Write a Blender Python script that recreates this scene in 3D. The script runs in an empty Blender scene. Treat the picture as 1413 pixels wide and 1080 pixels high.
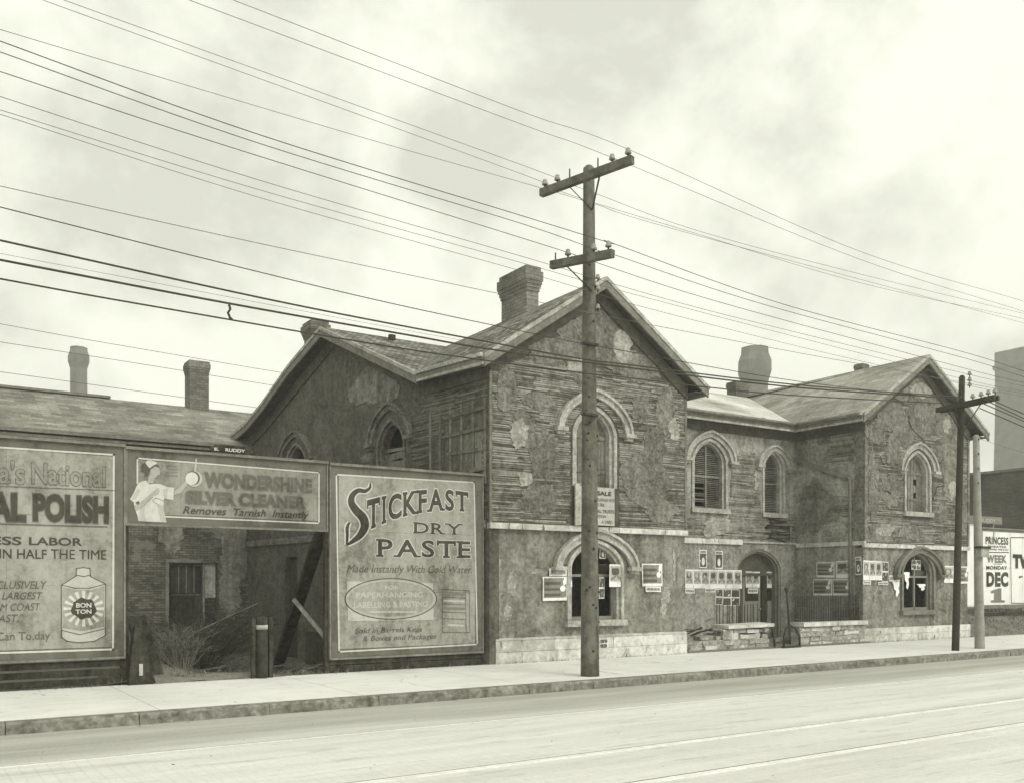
import bpy, bmesh, math, random
from mathutils import Vector, noise as mnoise
from mathutils.geometry import tessellate_polygon
R = math.radians
rnd = random.Random(7)
scn = bpy.context.scene
COL = scn.collection

# ------------------------------------------------------------------ camera, sky, sun
EYE = 1.75                                     # camera height, metres
FPX, CXP, HZ = 1290.0, 706.5, 804.0            # focal length and horizon in photo pixels
YAW = math.atan2(1964, FPX)
FW = (math.cos(YAW), math.sin(YAW)); RT = (math.sin(YAW), -math.cos(YAW))
cam = bpy.data.cameras.new('camera'); camo = bpy.data.objects.new('camera', cam); COL.objects.link(camo)
camo.location = (0, 0, EYE); camo.rotation_euler = (R(90), 0, -(math.pi/2 - YAW))
cam.sensor_width = 36; cam.lens = 36*FPX/1413; cam.shift_y = (HZ-540)/1413
cam.clip_end = 2000; cam.clip_start = 0.1
scn.camera = camo

SUN_EL, SUN_AZ = R(42), R(166)                 # azimuth measured clockwise from +Y
world = bpy.data.worlds.new('World'); scn.world = world; world.use_nodes = True
def sky():
    nt = world.node_tree; N = nt.nodes; L = nt.links; N.clear()
    out = N.new('ShaderNodeOutputWorld'); bg = N.new('ShaderNodeBackground')
    st = N.new('ShaderNodeTexSky'); st.sky_type = 'NISHITA'; st.sun_disc = False
    st.sun_elevation = SUN_EL; st.sun_rotation = SUN_AZ; st.air_density = 1.0; st.dust_density = 4.0
    bw = N.new('ShaderNodeRGBToBW'); L.new(st.outputs[0], bw.inputs[0])
    tc = N.new('ShaderNodeTexCoord')
    dv = N.new('ShaderNodeMapping'); dv.inputs['Scale'].default_value = (1, 1, 1.25); dv.inputs['Location'].default_value = (.3, .1, 0); L.new(tc.outputs['Generated'], dv.inputs[0])
    nz = N.new('ShaderNodeTexNoise'); nz.inputs['Scale'].default_value = 4.6; nz.inputs['Detail'].default_value = 9
    nz.inputs['Roughness'].default_value = 0.6; nz.inputs['Distortion'].default_value = 0.15
    L.new(dv.outputs[0], nz.inputs['Vector'])
    val = nz.outputs[0]
    # soft openings in the cloud where the greyer sky shows
    for (px, py, rad, amt) in SKY_GAPS:
        d = Vector((FW[0]+(px-CXP)/FPX*RT[0], FW[1]+(px-CXP)/FPX*RT[1], (HZ-py)/FPX)).normalized()
        dt = N.new('ShaderNodeVectorMath'); dt.operation = 'DISTANCE'; L.new(tc.outputs['Generated'], dt.inputs[0]); dt.inputs[1].default_value = d
        mr = N.new('ShaderNodeMapRange'); mr.interpolation_type = 'SMOOTHSTEP'
        mr.inputs[1].default_value = 0; mr.inputs[2].default_value = rad; mr.inputs[3].default_value = -amt; mr.inputs[4].default_value = 0
        L.new(dt.outputs['Value'], mr.inputs[0])
        s = N.new('ShaderNodeMath'); s.operation = 'ADD'; L.new(val, s.inputs[0]); L.new(mr.outputs[0], s.inputs[1]); val = s.outputs[0]
    rp = N.new('ShaderNodeValToRGB'); rp.color_ramp.elements[0].position = 0.33; rp.color_ramp.elements[1].position = 0.55
    rp.color_ramp.elements[0].color = (0, 0, 0, 1); rp.color_ramp.elements[1].color = (1, 1, 1, 1)
    L.new(val, rp.inputs[0])
    # sky grey from the Nishita sky's luminance, cloud a brighter white
    ss = N.new('ShaderNodeMath'); ss.operation = 'MULTIPLY_ADD'; L.new(bw.outputs[0], ss.inputs[0]); ss.inputs[1].default_value = 0.35; ss.inputs[2].default_value = 6.6
    cs = N.new('ShaderNodeMath'); cs.operation = 'MULTIPLY_ADD'; L.new(bw.outputs[0], cs.inputs[0]); cs.inputs[1].default_value = 0.45; cs.inputs[2].default_value = 10.0
    mx = N.new('ShaderNodeMix'); mx.data_type = 'FLOAT'; L.new(rp.outputs[0], mx.inputs[0]); L.new(ss.outputs[0], mx.inputs[2]); L.new(cs.outputs[0], mx.inputs[3])
    tn = N.new('ShaderNodeMixRGB'); tn.blend_type = 'MULTIPLY'; tn.inputs[0].default_value = 1; tn.inputs[2].default_value = (0.985, 1.0, 0.865, 1)
    L.new(mx.outputs[0], tn.inputs[1]); L.new(tn.outputs[0], bg.inputs[0]); bg.inputs[1].default_value = 0.105
    L.new(bg.outputs[0], out.inputs[0])
HAZE = .0023
SKY_GAPS = [(790, 30, .15, .20), (620, 205, .09, .26), (470, 280, .09, .08), (1040, 200, .13, .08), (60, 250, .22, .08), (1150, 40, .25, .05), (250, 60, .3, .08)]
sky()
sun = bpy.data.lights.new('sun', 'SUN'); sun.energy = 1.45; sun.angle = R(25); sun.color = (1, .985, .9)
suno = bpy.data.objects.new('sun', sun); COL.objects.link(suno)
sd = Vector((math.sin(SUN_AZ)*math.cos(SUN_EL), math.cos(SUN_AZ)*math.cos(SUN_EL), math.sin(SUN_EL)))
suno.rotation_euler = sd.to_track_quat('Z', 'Y').to_euler(); suno.location = (20, -10, 30)
scn.view_settings.view_transform = 'Standard'; scn.view_settings.look = 'None'; scn.view_settings.gamma = 1
scn.view_settings.exposure = 0.06

# ------------------------------------------------------------------ measuring helpers (photo pixel -> point on a real plane)
def ray(px, py):
    u = (px-CXP)/FPX
    return FW[0]+u*RT[0], FW[1]+u*RT[1], (HZ-py)/FPX
def onY(px, py, Y):
    r = ray(px, py); t = Y/r[1]; return r[0]*t, EYE+r[2]*t       # -> X, z
def onX(px, py, X):
    r = ray(px, py); t = X/r[0]; return r[1]*t, EYE+r[2]*t       # -> Y, z

class Frame:                                     # a vertical plane: along, up, outward
    def __init__(s, o, u, n): s.o = Vector(o); s.u = Vector(u).normalized(); s.n = Vector(n).normalized()
    def __call__(s, a, z, d=0.0): return s.o + s.u*a + Vector((0, 0, z)) + s.n*d
MF = Frame((0, 17.05, 0), (1, 0, 0), (0, -1, 0))
RC = Frame((0, 19.8, 0), (1, 0, 0), (0, -1, 0))
RF = Frame((0, 17.3, 0), (1, 0, 0), (0, -1, 0))
RSX = 23.74
RS = Frame((RSX, 0, 0), (0, 1, 0), (-1, 0, 0))
WS = Frame((10.62, 17.05, 0), (-.0809, .9967, 0), (-.9967, -.0809, 0))
LWY = 30.2
LW = Frame((0, LWY, 0), (1, 0, 0), (0, -1, 0))
BBY = 17.2
BB = Frame((0, BBY, 0), (1, 0, 0), (0, -1, 0))

# ------------------------------------------------------------------ mesh builder
LOC = {}
def wloc(p): return LOC.get(p.name, Vector((0, 0, 0))) if p else Vector((0, 0, 0))
class MB:
    def __init__(s): s.v = []; s.f = []; s.sm = []
    def face(s, pts, sm=False):
        i = len(s.v); s.v += [Vector(p) for p in pts]; s.f.append(tuple(range(i, i+len(pts)))); s.sm.append(sm); return s
    def box8(s, c):
        i = len(s.v); s.v += [Vector(p) for p in c]
        for q in ((0,3,2,1),(4,5,6,7),(0,1,5,4),(1,2,6,5),(2,3,7,6),(3,0,4,7)): s.f.append(tuple(i+k for k in q)); s.sm.append(False)
        return s
    def box(s, x0, x1, y0, y1, z0, z1):
        return s.box8([(x0,y0,z0),(x1,y0,z0),(x1,y1,z0),(x0,y1,z0),(x0,y0,z1),(x1,y0,z1),(x1,y1,z1),(x0,y1,z1)])
    def fbox(s, F, a0, a1, z0, z1, d0, d1, tilt=0.0):
        t = tilt*(a1-a0)
        return s.box8([F(a0,z0,d0),F(a1,z0+t,d0),F(a1,z0+t,d1),F(a0,z0,d1),F(a0,z1,d0),F(a1,z1+t,d0),F(a1,z1+t,d1),F(a0,z1,d1)])
    def beam(s, p, q, w, h, up=(0, 0, 1)):
        p = Vector(p); q = Vector(q); d = (q-p).normalized(); x = d.cross(Vector(up))
        if x.length < 1e-4: x = d.cross(Vector((1, 0, 0)))
        x.normalize(); y = x.cross(d).normalized(); x = x*w/2; y = y*h/2
        return s.box8([p-x-y, p+x-y, q+x-y, q-x-y, p-x+y, p+x+y, q+x+y, q-x+y])
    def tube(s, pts, r, n=8, cap=True, sm=True, flat=1.0):
        pts = [Vector(p) for p in pts]; rs = r if isinstance(r, (list, tuple)) else [r]*len(pts)
        i0 = len(s.v); prev = None
        for k, p in enumerate(pts):
            d = (pts[min(k+1, len(pts)-1)]-pts[max(k-1, 0)]).normalized()
            a = (Vector((0, 0, 1)) if abs(d.z) < .9 else Vector((1, 0, 0))) if prev is None else prev
            x = d.cross(a).normalized(); y = x.cross(d).normalized(); prev = y if prev is None else y
            for j in range(n):
                t = 2*math.pi*j/n; s.v.append(p + x*math.cos(t)*rs[k] + y*math.sin(t)*rs[k]*flat)
        for k in range(len(pts)-1):
            for j in range(n):
                a = i0+k*n+j; b = i0+k*n+(j+1) % n; s.f.append((a, b, b+n, a+n)); s.sm.append(sm)
        if cap:
            s.f.append(tuple(i0+j for j in range(n))[::-1]); s.sm.append(False)
            e = i0+(len(pts)-1)*n; s.f.append(tuple(e+j for j in range(n))); s.sm.append(False)
        return s
    def prism(s, poly, dv, holes=()):
        loops = [[Vector(p) for p in poly]] + [[Vector(p) for p in h] for h in holes]
        dv = Vector(dv); flat = [p for l in loops for p in l]; n = len(flat); i0 = len(s.v)
        tris = tessellate_polygon(loops)
        s.v += flat + [p+dv for p in flat]
        for t in tris:
            s.f.append((i0+t[0], i0+t[1], i0+t[2])); s.sm.append(False)
            s.f.append((i0+n+t[2], i0+n+t[1], i0+n+t[0])); s.sm.append(False)
        b = i0
        for l in loops:
            m = len(l)
            for k in range(m):
                s.f.append((b+k, b+(k+1) % m, b+(k+1) % m+n, b+k+n)); s.sm.append(False)
            b += m
        return s
    def fprism(s, F, poly, d0, d1, holes=()):
        return s.prism([F(a, z, d0) for a, z in poly], F.n*(d1-d0), [[F(a, z, d0) for a, z in h] for h in holes])
    def build(s, name, mat, parent=None, recalc=True):
        off = wloc(parent)
        me = bpy.data.meshes.new(name); me.from_pydata([v-off for v in s.v], [], s.f)
        for p, sm in zip(me.polygons, s.sm): p.use_smooth = sm
        if recalc:
            bm = bmesh.new(); bm.from_mesh(me); bmesh.ops.recalc_face_normals(bm, faces=bm.faces); bm.to_mesh(me); bm.free()
        metric_uv(me, off)
        me.materials.append(mat)
        o = bpy.data.objects.new(name, me); COL.objects.link(o)
        if parent: o.parent = parent
        LOC[o.name] = off
        return o
def metric_uv(me, off):
    uv = me.uv_layers.new(name='UVMap').data
    Z = Vector((0, 0, 1))
    for p in me.polygons:
        n = p.normal; u = Z.cross(n)
        u = Vector((1, 0, 0)) if u.length < .05 else u.normalized()
        w = n.cross(u)
        for li in p.loop_indices:
            c = me.vertices[me.loops[li].vertex_index].co + off
            uv[li].uv = (c.dot(u), c.dot(w))
def thing(name, label, cat, base, group=None):
    o = bpy.data.objects.new(name, None); COL.objects.link(o); o.location = base; o.empty_display_size = .2
    LOC[o.name] = Vector(base); o['label'] = label; o['category'] = cat
    if group: o['group'] = group
    return o
def tag(o, label, cat, group=None):
    o['label'] = label; o['category'] = cat
    if group: o['group'] = group
    return o
def struct(o, kind='structure'): o['kind'] = kind; return o

# ------------------------------------------------------------------ materials
GP_, BP_ = 1.012, 1.10                          # darker things are slightly browner, as on the toned print
def tone(v): return (v, v**GP_, v**BP_, 1)
class Mt:
    def __init__(s, name, rough=.9):
        s.m = bpy.data.materials.new(name); s.m.use_nodes = True; nt = s.m.node_tree; s.N = nt.nodes; s.L = nt.links
        s.b = s.N['Principled BSDF']; s.b.inputs['Roughness'].default_value = rough
        s.b.inputs['Specular IOR Level'].default_value = .25
        s.pos = s.N.new('ShaderNodeNewGeometry').outputs['Position']; s.geo = s.pos.node
        s.col = None; s.h = None
    def mathn(s, op, a, b=None, c=None):
        n = s.N.new('ShaderNodeMath'); n.operation = op
        for i, x in enumerate((a, b, c)):
            if x is None: continue
            if isinstance(x, (int, float)): n.inputs[i].default_value = x
            else: s.L.new(x, n.inputs[i])
        return n.outputs[0]
    def vec(s, sc, src=None):
        n = s.N.new('ShaderNodeMapping'); n.vector_type = 'POINT'; n.inputs['Scale'].default_value = sc; s.L.new(src or s.pos, n.inputs[0]); return n.outputs[0]
    def noise(s, scale, sc=(1, 1, 1), detail=5, rough=.6, src=None, dist=0):
        n = s.N.new('ShaderNodeTexNoise'); n.inputs['Scale'].default_value = scale; n.inputs['Detail'].default_value = detail
        n.inputs['Roughness'].default_value = rough; n.inputs['Distortion'].default_value = dist
        s.L.new(s.vec(sc, src), n.inputs['Vector']); return n.outputs[0]
    def ramp(s, f, stops):
        n = s.N.new('ShaderNodeValToRGB'); e = n.color_ramp.elements
        while len(e) < len(stops): e.new(.5)
        for k, (p, c) in enumerate(stops): e[k].position = p; e[k].color = (c, c, c, 1)
        s.L.new(f, n.inputs[0]); return n.outputs[0]
    def val(s, x):
        n = s.N.new('ShaderNodeValue'); n.outputs[0].default_value = x; return n.outputs[0]
    def mix(s, f, a, b):
        n = s.N.new('ShaderNodeMix'); n.data_type = 'FLOAT'
        for i, x in ((0, f), (2, a), (3, b)):
            if isinstance(x, (int, float)): n.inputs[i].default_value = x
            else: s.L.new(x, n.inputs[i])
        return n.outputs[0]
    def done(s, v, h=None, bump=.3, dist=.02):
        if isinstance(v, (int, float)): s.b.inputs['Base Color'].default_value = tone(v)
        else:
            n = s.N.new('ShaderNodeCombineColor'); s.L.new(v, n.inputs[0]); s.L.new(s.mathn('POWER', v, GP_), n.inputs[1]); s.L.new(s.mathn('POWER', v, BP_), n.inputs[2])
            s.L.new(n.outputs[0], s.b.inputs['Base Color'])
        if h is not None:
            n = s.N.new('ShaderNodeBump'); n.inputs['Strength'].default_value = bump; n.inputs['Distance'].default_value = dist
            s.L.new(h, n.inputs['Height']); s.L.new(n.outputs[0], s.b.inputs['Normal'])
        return s.m
def mottle(name, lo, hi, big=.8, fine=9, streak=0, bump=.4, rough=.92, island=0, spots=0, dist=.02, drips=0, hstreak=0):
    m = Mt(name, rough)
    a = m.noise(big, detail=6, rough=.62, dist=.6); b = m.noise(fine, detail=6, rough=.7)
    f = m.mathn('MULTIPLY_ADD', b, .70, m.mathn('MULTIPLY', a, .50))
    if streak:
        c = m.noise(5, (1, 1, .12), 5, .6); f = m.mathn('MULTIPLY_ADD', m.mathn('SUBTRACT', c, .5), streak, f)
    if island:
        f = m.mathn('MULTIPLY_ADD', m.mathn('SUBTRACT', m.geo.outputs['Random Per Island'], .5), island, f)
    md = m.noise(big*4.3, detail=5, rough=.65); f = m.mathn('MULTIPLY_ADD', m.mathn('SUBTRACT', md, .5), .5, f)
    if hstreak:
        hs = m.noise(1.5, (1, 1, 16), 5, .65); f = m.mathn('MULTIPLY_ADD', m.mathn('SUBTRACT', hs, .5), hstreak, f)
    v = m.ramp(f, [(.42, lo), (.60, lo*.55+hi*.45), (.77, hi)])
    if spots:
        k = m.ramp(m.noise(3.3, detail=7, rough=.7), [(.60, 0), (.66, 1)]); v = m.mix(k, v, spots)
    if drips:
        k = m.ramp(m.noise(5, (1.6, 1.6, .5), 3, .6), [(.63, 0), (.68, 1)]); v = m.mix(k, v, drips)
    return m.done(v, b, bump, dist)
def paint(name, v, var=.12, fine=12, streak=True):
    m = Mt(name, .85)
    a = m.noise(1.6, (1, 1, .5 if streak else 1), 6, .65); b = m.noise(fine, detail=5, rough=.7)
    f = m.mathn('MULTIPLY_ADD', b, .4, m.mathn('MULTIPLY', a, .8))
    return m.done(m.ramp(f, [(.46, v*(1-var*1.8)), (.6, v), (.74, v*(1+var))]), b, .12, .005)
def brickmat(name, lo, hi, mortar, bw=.22, bh=.075, ms=.008, squash=1.0, bump=.5, big=.6, patch=None, rowvar=True):
    m = Mt(name, .92)
    uv = m.N.new('ShaderNodeUVMap'); uv.uv_map = 'UVMap'
    wob = m.N.new('ShaderNodeTexNoise'); wob.inputs['Scale'].default_value = 3; m.L.new(m.pos, wob.inputs['Vector'])
    sc = m.N.new('ShaderNodeVectorMath'); sc.operation = 'MULTIPLY_ADD'; m.L.new(wob.outputs['Color'], sc.inputs[0]); sc.inputs[1].default_value = (.012, .012, 0); m.L.new(uv.outputs[0], sc.inputs[2])
    t = m.N.new('ShaderNodeTexBrick'); m.L.new(sc.outputs[0], t.inputs['Vector'])
    t.inputs['Scale'].default_value = 1; t.inputs['Brick Width'].default_value = bw; t.inputs['Row Height'].default_value = bh
    t.inputs['Mortar Size'].default_value = ms; t.inputs['Mortar Smooth'].default_value = .3
    t.inputs['Color1'].default_value = (lo, lo, lo, 1); t.inputs['Color2'].default_value = (hi, hi, hi, 1); t.inputs['Mortar'].default_value = (mortar, mortar, mortar, 1)
    bwv = m.N.new('ShaderNodeRGBToBW'); m.L.new(t.outputs['Color'], bwv.inputs[0])
    a = m.noise(big, detail=6, rough=.65); b = m.noise(11, detail=5, rough=.7)
    g = m.ramp(m.mathn('MULTIPLY_ADD', b, .4, m.mathn('MULTIPLY', a, .7)), [(.40, .45), (.55, 1.0), (.70, 1.5)])
    v = m.mathn('MULTIPLY', bwv.outputs[0], g)
    h = m.mathn('SUBTRACT', m.mathn('MULTIPLY', b, .5), t.outputs['Fac'])
    if patch:
        k = m.ramp(m.noise(.9, detail=7, rough=.6), [(patch[0], 0), (patch[0]+.02, 1)])
        v = m.mix(k, v, m.ramp(a, [(.3, patch[1]*.7), (.7, patch[1]*1.2)])); h = m.mix(k, h, b)
    return m.done(v, h, bump, .02)
MAT = {
 'lath': mottle('lath_wood', .07, .33, .9, 9, 0, .3, island=.24, hstreak=.5),
 'lathdark': mottle('sooty_lath_wood', .05, .20, .7, 10, 0, .3, island=.25, hstreak=.5),
 'latharound': mottle('lath_backing_boards', .045, .13, 1.5, 8),
 'plaster': mottle('grey_plaster', .07, .32, 1.6, 13, .25, 1.2, spots=.12, dist=.05, hstreak=.15),
 'plastersoot': mottle('sooty_plaster', .045, .17, .9, 11, .12, 1.1, spots=.08),
 'plasterpale': mottle('pale_plaster', .17, .48, 2.4, 14, .2, .8, hstreak=.3),
 'stucco': mottle('stained_stucco', .08, .33, .9, 11, .45, 1.1, spots=.13),
 'stuccopale': mottle('worn_pale_stucco', .14, .44, .9, 11, .5, 1.1, spots=.18),
 'stuccomid': mottle('damp_stucco', .11, .30, .9, 9, .3, .8, spots=.14),
 'stuccodark': mottle('dark_stucco', .06, .14, .6, 8, .3, .5),
 'stone': mottle('limestone_blocks', .34, .68, 1.1, 10, .35, .4, island=.2, spots=.25, drips=.13),
 'rubble': mottle('rubble_stone', .22, .68, 2.6, 12, 0, 1.0, island=.28, dist=.05),
 'trim': mottle('weathered_pale_trim', .20, .56, 1.5, 14, .2, .25),
 'trimdark': mottle('weathered_dark_trim', .12, .26, 1.5, 14, .2, .25),
 'soffit': mottle('soffit_and_eave_shade', .05, .14, 1.2, 9),
 'plank': mottle('weathered_planks', .09, .24, 1.5, 12, .5, .4, island=.25),
 'darkwood': mottle('dark_timber', .010, .07, 1.5, 12, .7, .5, island=.15),
 'sash': paint('faded_sash_paint', .22),
 'black': paint('dark_interior', .012),
 'glass': None,
 'iron': mottle('rusty_iron', .02, .06, 4, 20, 0, .3, rough=.7),
 'pole': mottle('pole_wood', .07, .17, 1.6, 10, .9, .6),
 'poledark': mottle('creosoted_pole', .025, .055, 1.5, 10, .6, .5),
 'polepale': mottle('pale_new_pole', .24, .36, 1.0, 10, .5, .4),
 'wire': paint('wire_coating', .05), 'wirefine': paint('bare_wire', .13),
 'porcelain': paint('porcelain', .30),
 'brickwing': brickmat('sooty_brick', .07, .17, .05, patch=(.63, .17), big=1.4),
 'brickch': brickmat('chimney_brick', .15, .23, .10, bh=.085),
 'brickfar': brickmat('factory_brick', .08, .12, .07, big=.5, patch=(.70, .20)),
 'farch': brickmat('far_chimney_brick', .12, .16, .12, bh=.09),
 'shingle': brickmat('old_wood_shingles', .06, .30, .02, bw=.16, bh=.14, ms=.012, bump=.9, big=1.2),
 'slate': brickmat('grey_roofing', .22, .34, .15, bw=.6, bh=.22, ms=.009, bump=.5, big=.5),
 'slatedark': brickmat('sooty_roofing', .15, .27, .11, bw=.6, bh=.22, ms=.009, bump=.5, big=.7),
 'tin': brickmat('pale_metal_roofing', .44, .52, .40, bw=9, bh=.45, ms=.01, bump=.3, big=.4),
 'board': paint('billboard_ground', .30, .28), 'boarddim': paint('billboard_ground_dim', .25, .28), 'frame': paint('billboard_frame', .13, .25),
 'white': paint('white_lead_paint', .56, .12), 'whitedim': paint('faded_white_paint', .44, .16), 'letter': paint('dark_lettering', .06, .35), 'letterdim': paint('faded_lettering', .12, .3),
 'skin': paint('painted_grey', .38), 'mid': paint('painted_mid_grey', .20), 'hair': paint('painted_dark_grey', .10),
 'paper': paint('poster_paper', .78, .16), 'paperink': paint('poster_ink', .10, .3), 'papermid': paint('poster_halftone', .22, .3), 'papersoft': paint('poster_light_tone', .42, .15),
 'poster': paint('bright_billposter', .80, .05), 'concrete': None,
}
def pavement():
    m = Mt('pavement_concrete', .9)
    a = m.noise(.5, detail=6, rough=.6); b = m.noise(18, detail=5, rough=.7); c = m.noise(2.4, (.4, 1, 1), 5)
    v = m.ramp(m.mathn('MULTIPLY_ADD', b, .3, m.mathn('MULTIPLY_ADD', c, .3, m.mathn('MULTIPLY', a, .5))), [(.35, .50), (.55, .68), (.8, .78)])
    sp = m.N.new('ShaderNodeSeparateXYZ'); m.L.new(m.pos, sp.inputs[0])
    fx = m.mathn('PINGPONG', m.mathn('MULTIPLY_ADD', b, .03, sp.outputs[0]), 1.52); j = m.mathn('LESS_THAN', fx, .010)
    v = m.mix(j, v, .42)
    vo = m.N.new('ShaderNodeTexVoronoi'); vo.feature = 'DISTANCE_TO_EDGE'; vo.inputs['Scale'].default_value = .45
    wv = m.N.new('ShaderNodeVectorMath'); wv.operation = 'MULTIPLY_ADD'; cn = m.N.new('ShaderNodeTexNoise'); cn.inputs['Scale'].default_value = 2.5; cn.inputs['Detail'].default_value = 6; m.L.new(m.pos, cn.inputs['Vector'])
    m.L.new(cn.outputs['Color'], wv.inputs[0]); wv.inputs[1].default_value = (.5, .5, 0); m.L.new(m.pos, wv.inputs[2]); m.L.new(wv.outputs[0], vo.inputs['Vector'])
    ck = m.mathn('MULTIPLY', m.mathn('LESS_THAN', vo.outputs['Distance'], .006), m.mathn('GREATER_THAN', a, .52)); v = m.mix(m.mathn('MULTIPLY', ck, .6), v, .36)
    st = m.ramp(m.noise(2.2, detail=7, rough=.7), [(.56, 0), (.70, .5)]); v = m.mix(st, v, .42)
    return m.done(v, b, .25, .01)
def roadmat():
    m = Mt('worn_road', .85)
    sp = m.N.new('ShaderNodeSeparateXYZ'); m.L.new(m.pos, sp.inputs[0])
    a = m.noise(.5, (.25, 1, 1), 6, .6); b = m.noise(25, detail=5, rough=.7); c = m.noise(1.4, (.12, 1.6, 1), 6, .65)
    asph = m.ramp(m.mathn('MULTIPLY_ADD', b, .25, m.mathn('MULTIPLY_ADD', c, .5, m.mathn('MULTIPLY', a, .3))), [(.40, .28), (.55, .40), (.68, .50)])
    # stone setts on the track bed
    cb = m.N.new('ShaderNodeCombineXYZ'); m.L.new(sp.outputs[1], cb.inputs[0]); m.L.new(sp.outputs[0], cb.inputs[1])
    t = m.N.new('ShaderNodeTexBrick'); m.L.new(cb.outputs[0], t.inputs['Vector']); t.inputs['Scale'].default_value = 1
    t.inputs['Brick Width'].default_value = .26; t.inputs['Row Height'].default_value = .13; t.inputs['Mortar Size'].default_value = .012; t.inputs['Mortar Smooth'].default_value = .6
    for k, x in (('Color1', .52), ('Color2', .66), ('Mortar', .38)): t.inputs[k].default_value = (x, x, x, 1)
    bw = m.N.new('ShaderNodeRGBToBW'); m.L.new(t.outputs['Color'], bw.inputs[0])
    wear = m.ramp(m.noise(1.1, (.3, 1, 1), 7, .7), [(.40, 0), (.62, 1)])
    dust = m.ramp(m.mathn('MULTIPLY_ADD', b, .3, m.mathn('MULTIPLY', c, .7)), [(.3, .46), (.7, .74)])
    setts = m.mix(m.mathn('MULTIPLY_ADD', wear, .22, .78), bw.outputs[0], dust)
    ds = m.ramp(m.noise(5, (.22, 1.5, 1), 6, .7), [(.56, 0), (.66, .55)]); setts = m.mix(ds, setts, .36)
    gr = m.ramp(m.noise(40, detail=3), [(.60, 0), (.72, .4)]); setts = m.mix(gr, setts, .42)
    edge = m.mathn('ADD', sp.outputs[1], m.mathn('MULTIPLY', m.mathn('SUBTRACT', m.noise(.9, (.3, 1, 1), 6), .5), .5))
    k = m.mathn('SMOOTHSTEP' if False else 'GREATER_THAN', edge, 11.05)
    mr = m.N.new('ShaderNodeMapRange'); mr.inputs[1].default_value = 10.75; mr.inputs[2].default_value = 11.7; m.L.new(edge, mr.inputs[0])
    v = m.mix(mr.outputs[0], setts, asph)
    h = m.mix(mr.outputs[0], m.mathn('SUBTRACT', m.mathn('MULTIPLY', b, .3), m.mathn('MULTIPLY', t.outputs['Fac'], m.mathn('MULTIPLY_ADD', wear, -.3, .38))), m.mathn('MULTIPLY', b, .3))
    return m.done(v, h, .5, .02)
MAT['concrete'] = pavement(); MAT['road'] = roadmat()
MAT['kerb'] = mottle('kerb_stone', .08, .32, 2.2, 9, 0, .7, dist=.04)
MAT['earth'] = mottle('yard_earth', .06, .17, .8, 9, 0, .8, dist=.05)
MAT['bank'] = mottle('dry_bank', .12, .26, .9, 9, 0, .8, dist=.05)
MAT['grass'] = mottle('dry_grass', .07, .24, 2, 10, island=.4)
MAT['brush'] = mottle('dead_brush', .02, .08, 2, 10, island=.4)
MAT['rail'] = mottle('steel_rail', .60, .85, 2, 14, 0, .2, rough=.5)
MAT['groove'] = paint('rail_groove', .035)
def glassmat():
    m = Mt('dusty_glass', .18); m.b.inputs['Specular IOR Level'].default_value = .5
    return m.done(m.ramp(m.noise(3, detail=6), [(.3, .012), (.7, .05)]))
MAT['glass'] = glassmat()

# ------------------------------------------------------------------ ground
def sheet(name, x0, x1, y0, y1, z, mat): return struct(MB().face([(x0,y0,z),(x1,y0,z),(x1,y1,z),(x0,y1,z)]).build(name, mat, recalc=False))
sheet('ground', -700, 900, -400, 1200, -1.3, MAT['earth'])
sheet('road', -300, 500, -60, 13.28, -.15, MAT['road'])
struct(MB().box(-300, 500, 13.44, 17.12, -.4, 0).build('sidewalk', MAT['concrete']))
mb = MB(); x = -12.0
def kp(x, y, z, f=.02):                           # a chipped, hand-cut kerb stone face
    n = mnoise.noise(Vector((x*3.1, y*3, z*6)))+.6*mnoise.noise(Vector((x*9, z*14, 3)))
    return (x, y+n*f, z+.6*f*mnoise.noise(Vector((x*6, y*2, 8))))
while x < 60:
    w = rnd.uniform(1.3, 1.8); j = rnd.uniform(-.012, .012); n = 14
    for k in range(n):
        xa, xb = x+(w-.009)*k/n, x+(w-.009)*(k+1)/n
        prof = [(13.235+j, -.5, .0), (13.235+j, -.16, .012), (13.24+j, -.09, .022), (13.245+j, -.025, .022), (13.275+j, .004, .012), (13.438, .004, .0)]
        A = [kp(xa, *p[:2], p[2]) for p in prof]; B = [kp(xb, *p[:2], p[2]) for p in prof]
        for q in range(len(prof)-1): mb.face([A[q], B[q], B[q+1], A[q+1]], True)
    for xe in (x, x+w-.009): mb.face([kp(xe, *p[:2], p[2]) for p in prof]+[(xe, 13.438, -.5)])
    x += w
mb.box(60, 500, 13.25, 13.438, -.5, .0); mb.box(-300, -12.02, 13.25, 13.438, -.5, .0)
struct(mb.build('kerb', MAT['kerb'], recalc=True))
# yard behind the hoardings: falls away from the pavement
mb = MB(); nx, ny = 60, 40
gx0, gx1, gy0, gy1 = -14.0, 12.0, 17.12, 31.0
def yardz(x, y):
    t = (y-gy0)
    z = -.008 - .5*min(1, t/6.0) + .05*mnoise.noise(Vector((x*.9, y*.9, 0)))*min(1, t)
    z += .42*math.exp(-((x-3.9)/.8)**2-((y-18.1)/.8)**2) + .55*math.exp(-((x-6.2)/1.2)**2-((y-23)/1.6)**2)
    return z
for i in range(nx):
    for k in range(ny):
        q = [(gx0+(gx1-gx0)*(i+a)/nx, gy0+(gy1-gy0)*(k+b)/ny) for a, b in ((0,0),(1,0),(1,1),(0,1))]
        mb.face([(x, y, yardz(x, y)) for x, y in q], True)
struct(mb.build('yard', MAT['earth'], recalc=False))
mb = MB()
def bankz(x, y): return -.02 + .75*min(1, max(0, (y-17.2)/2.6)) + .08*mnoise.noise(Vector((x, y, 3)))
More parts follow.
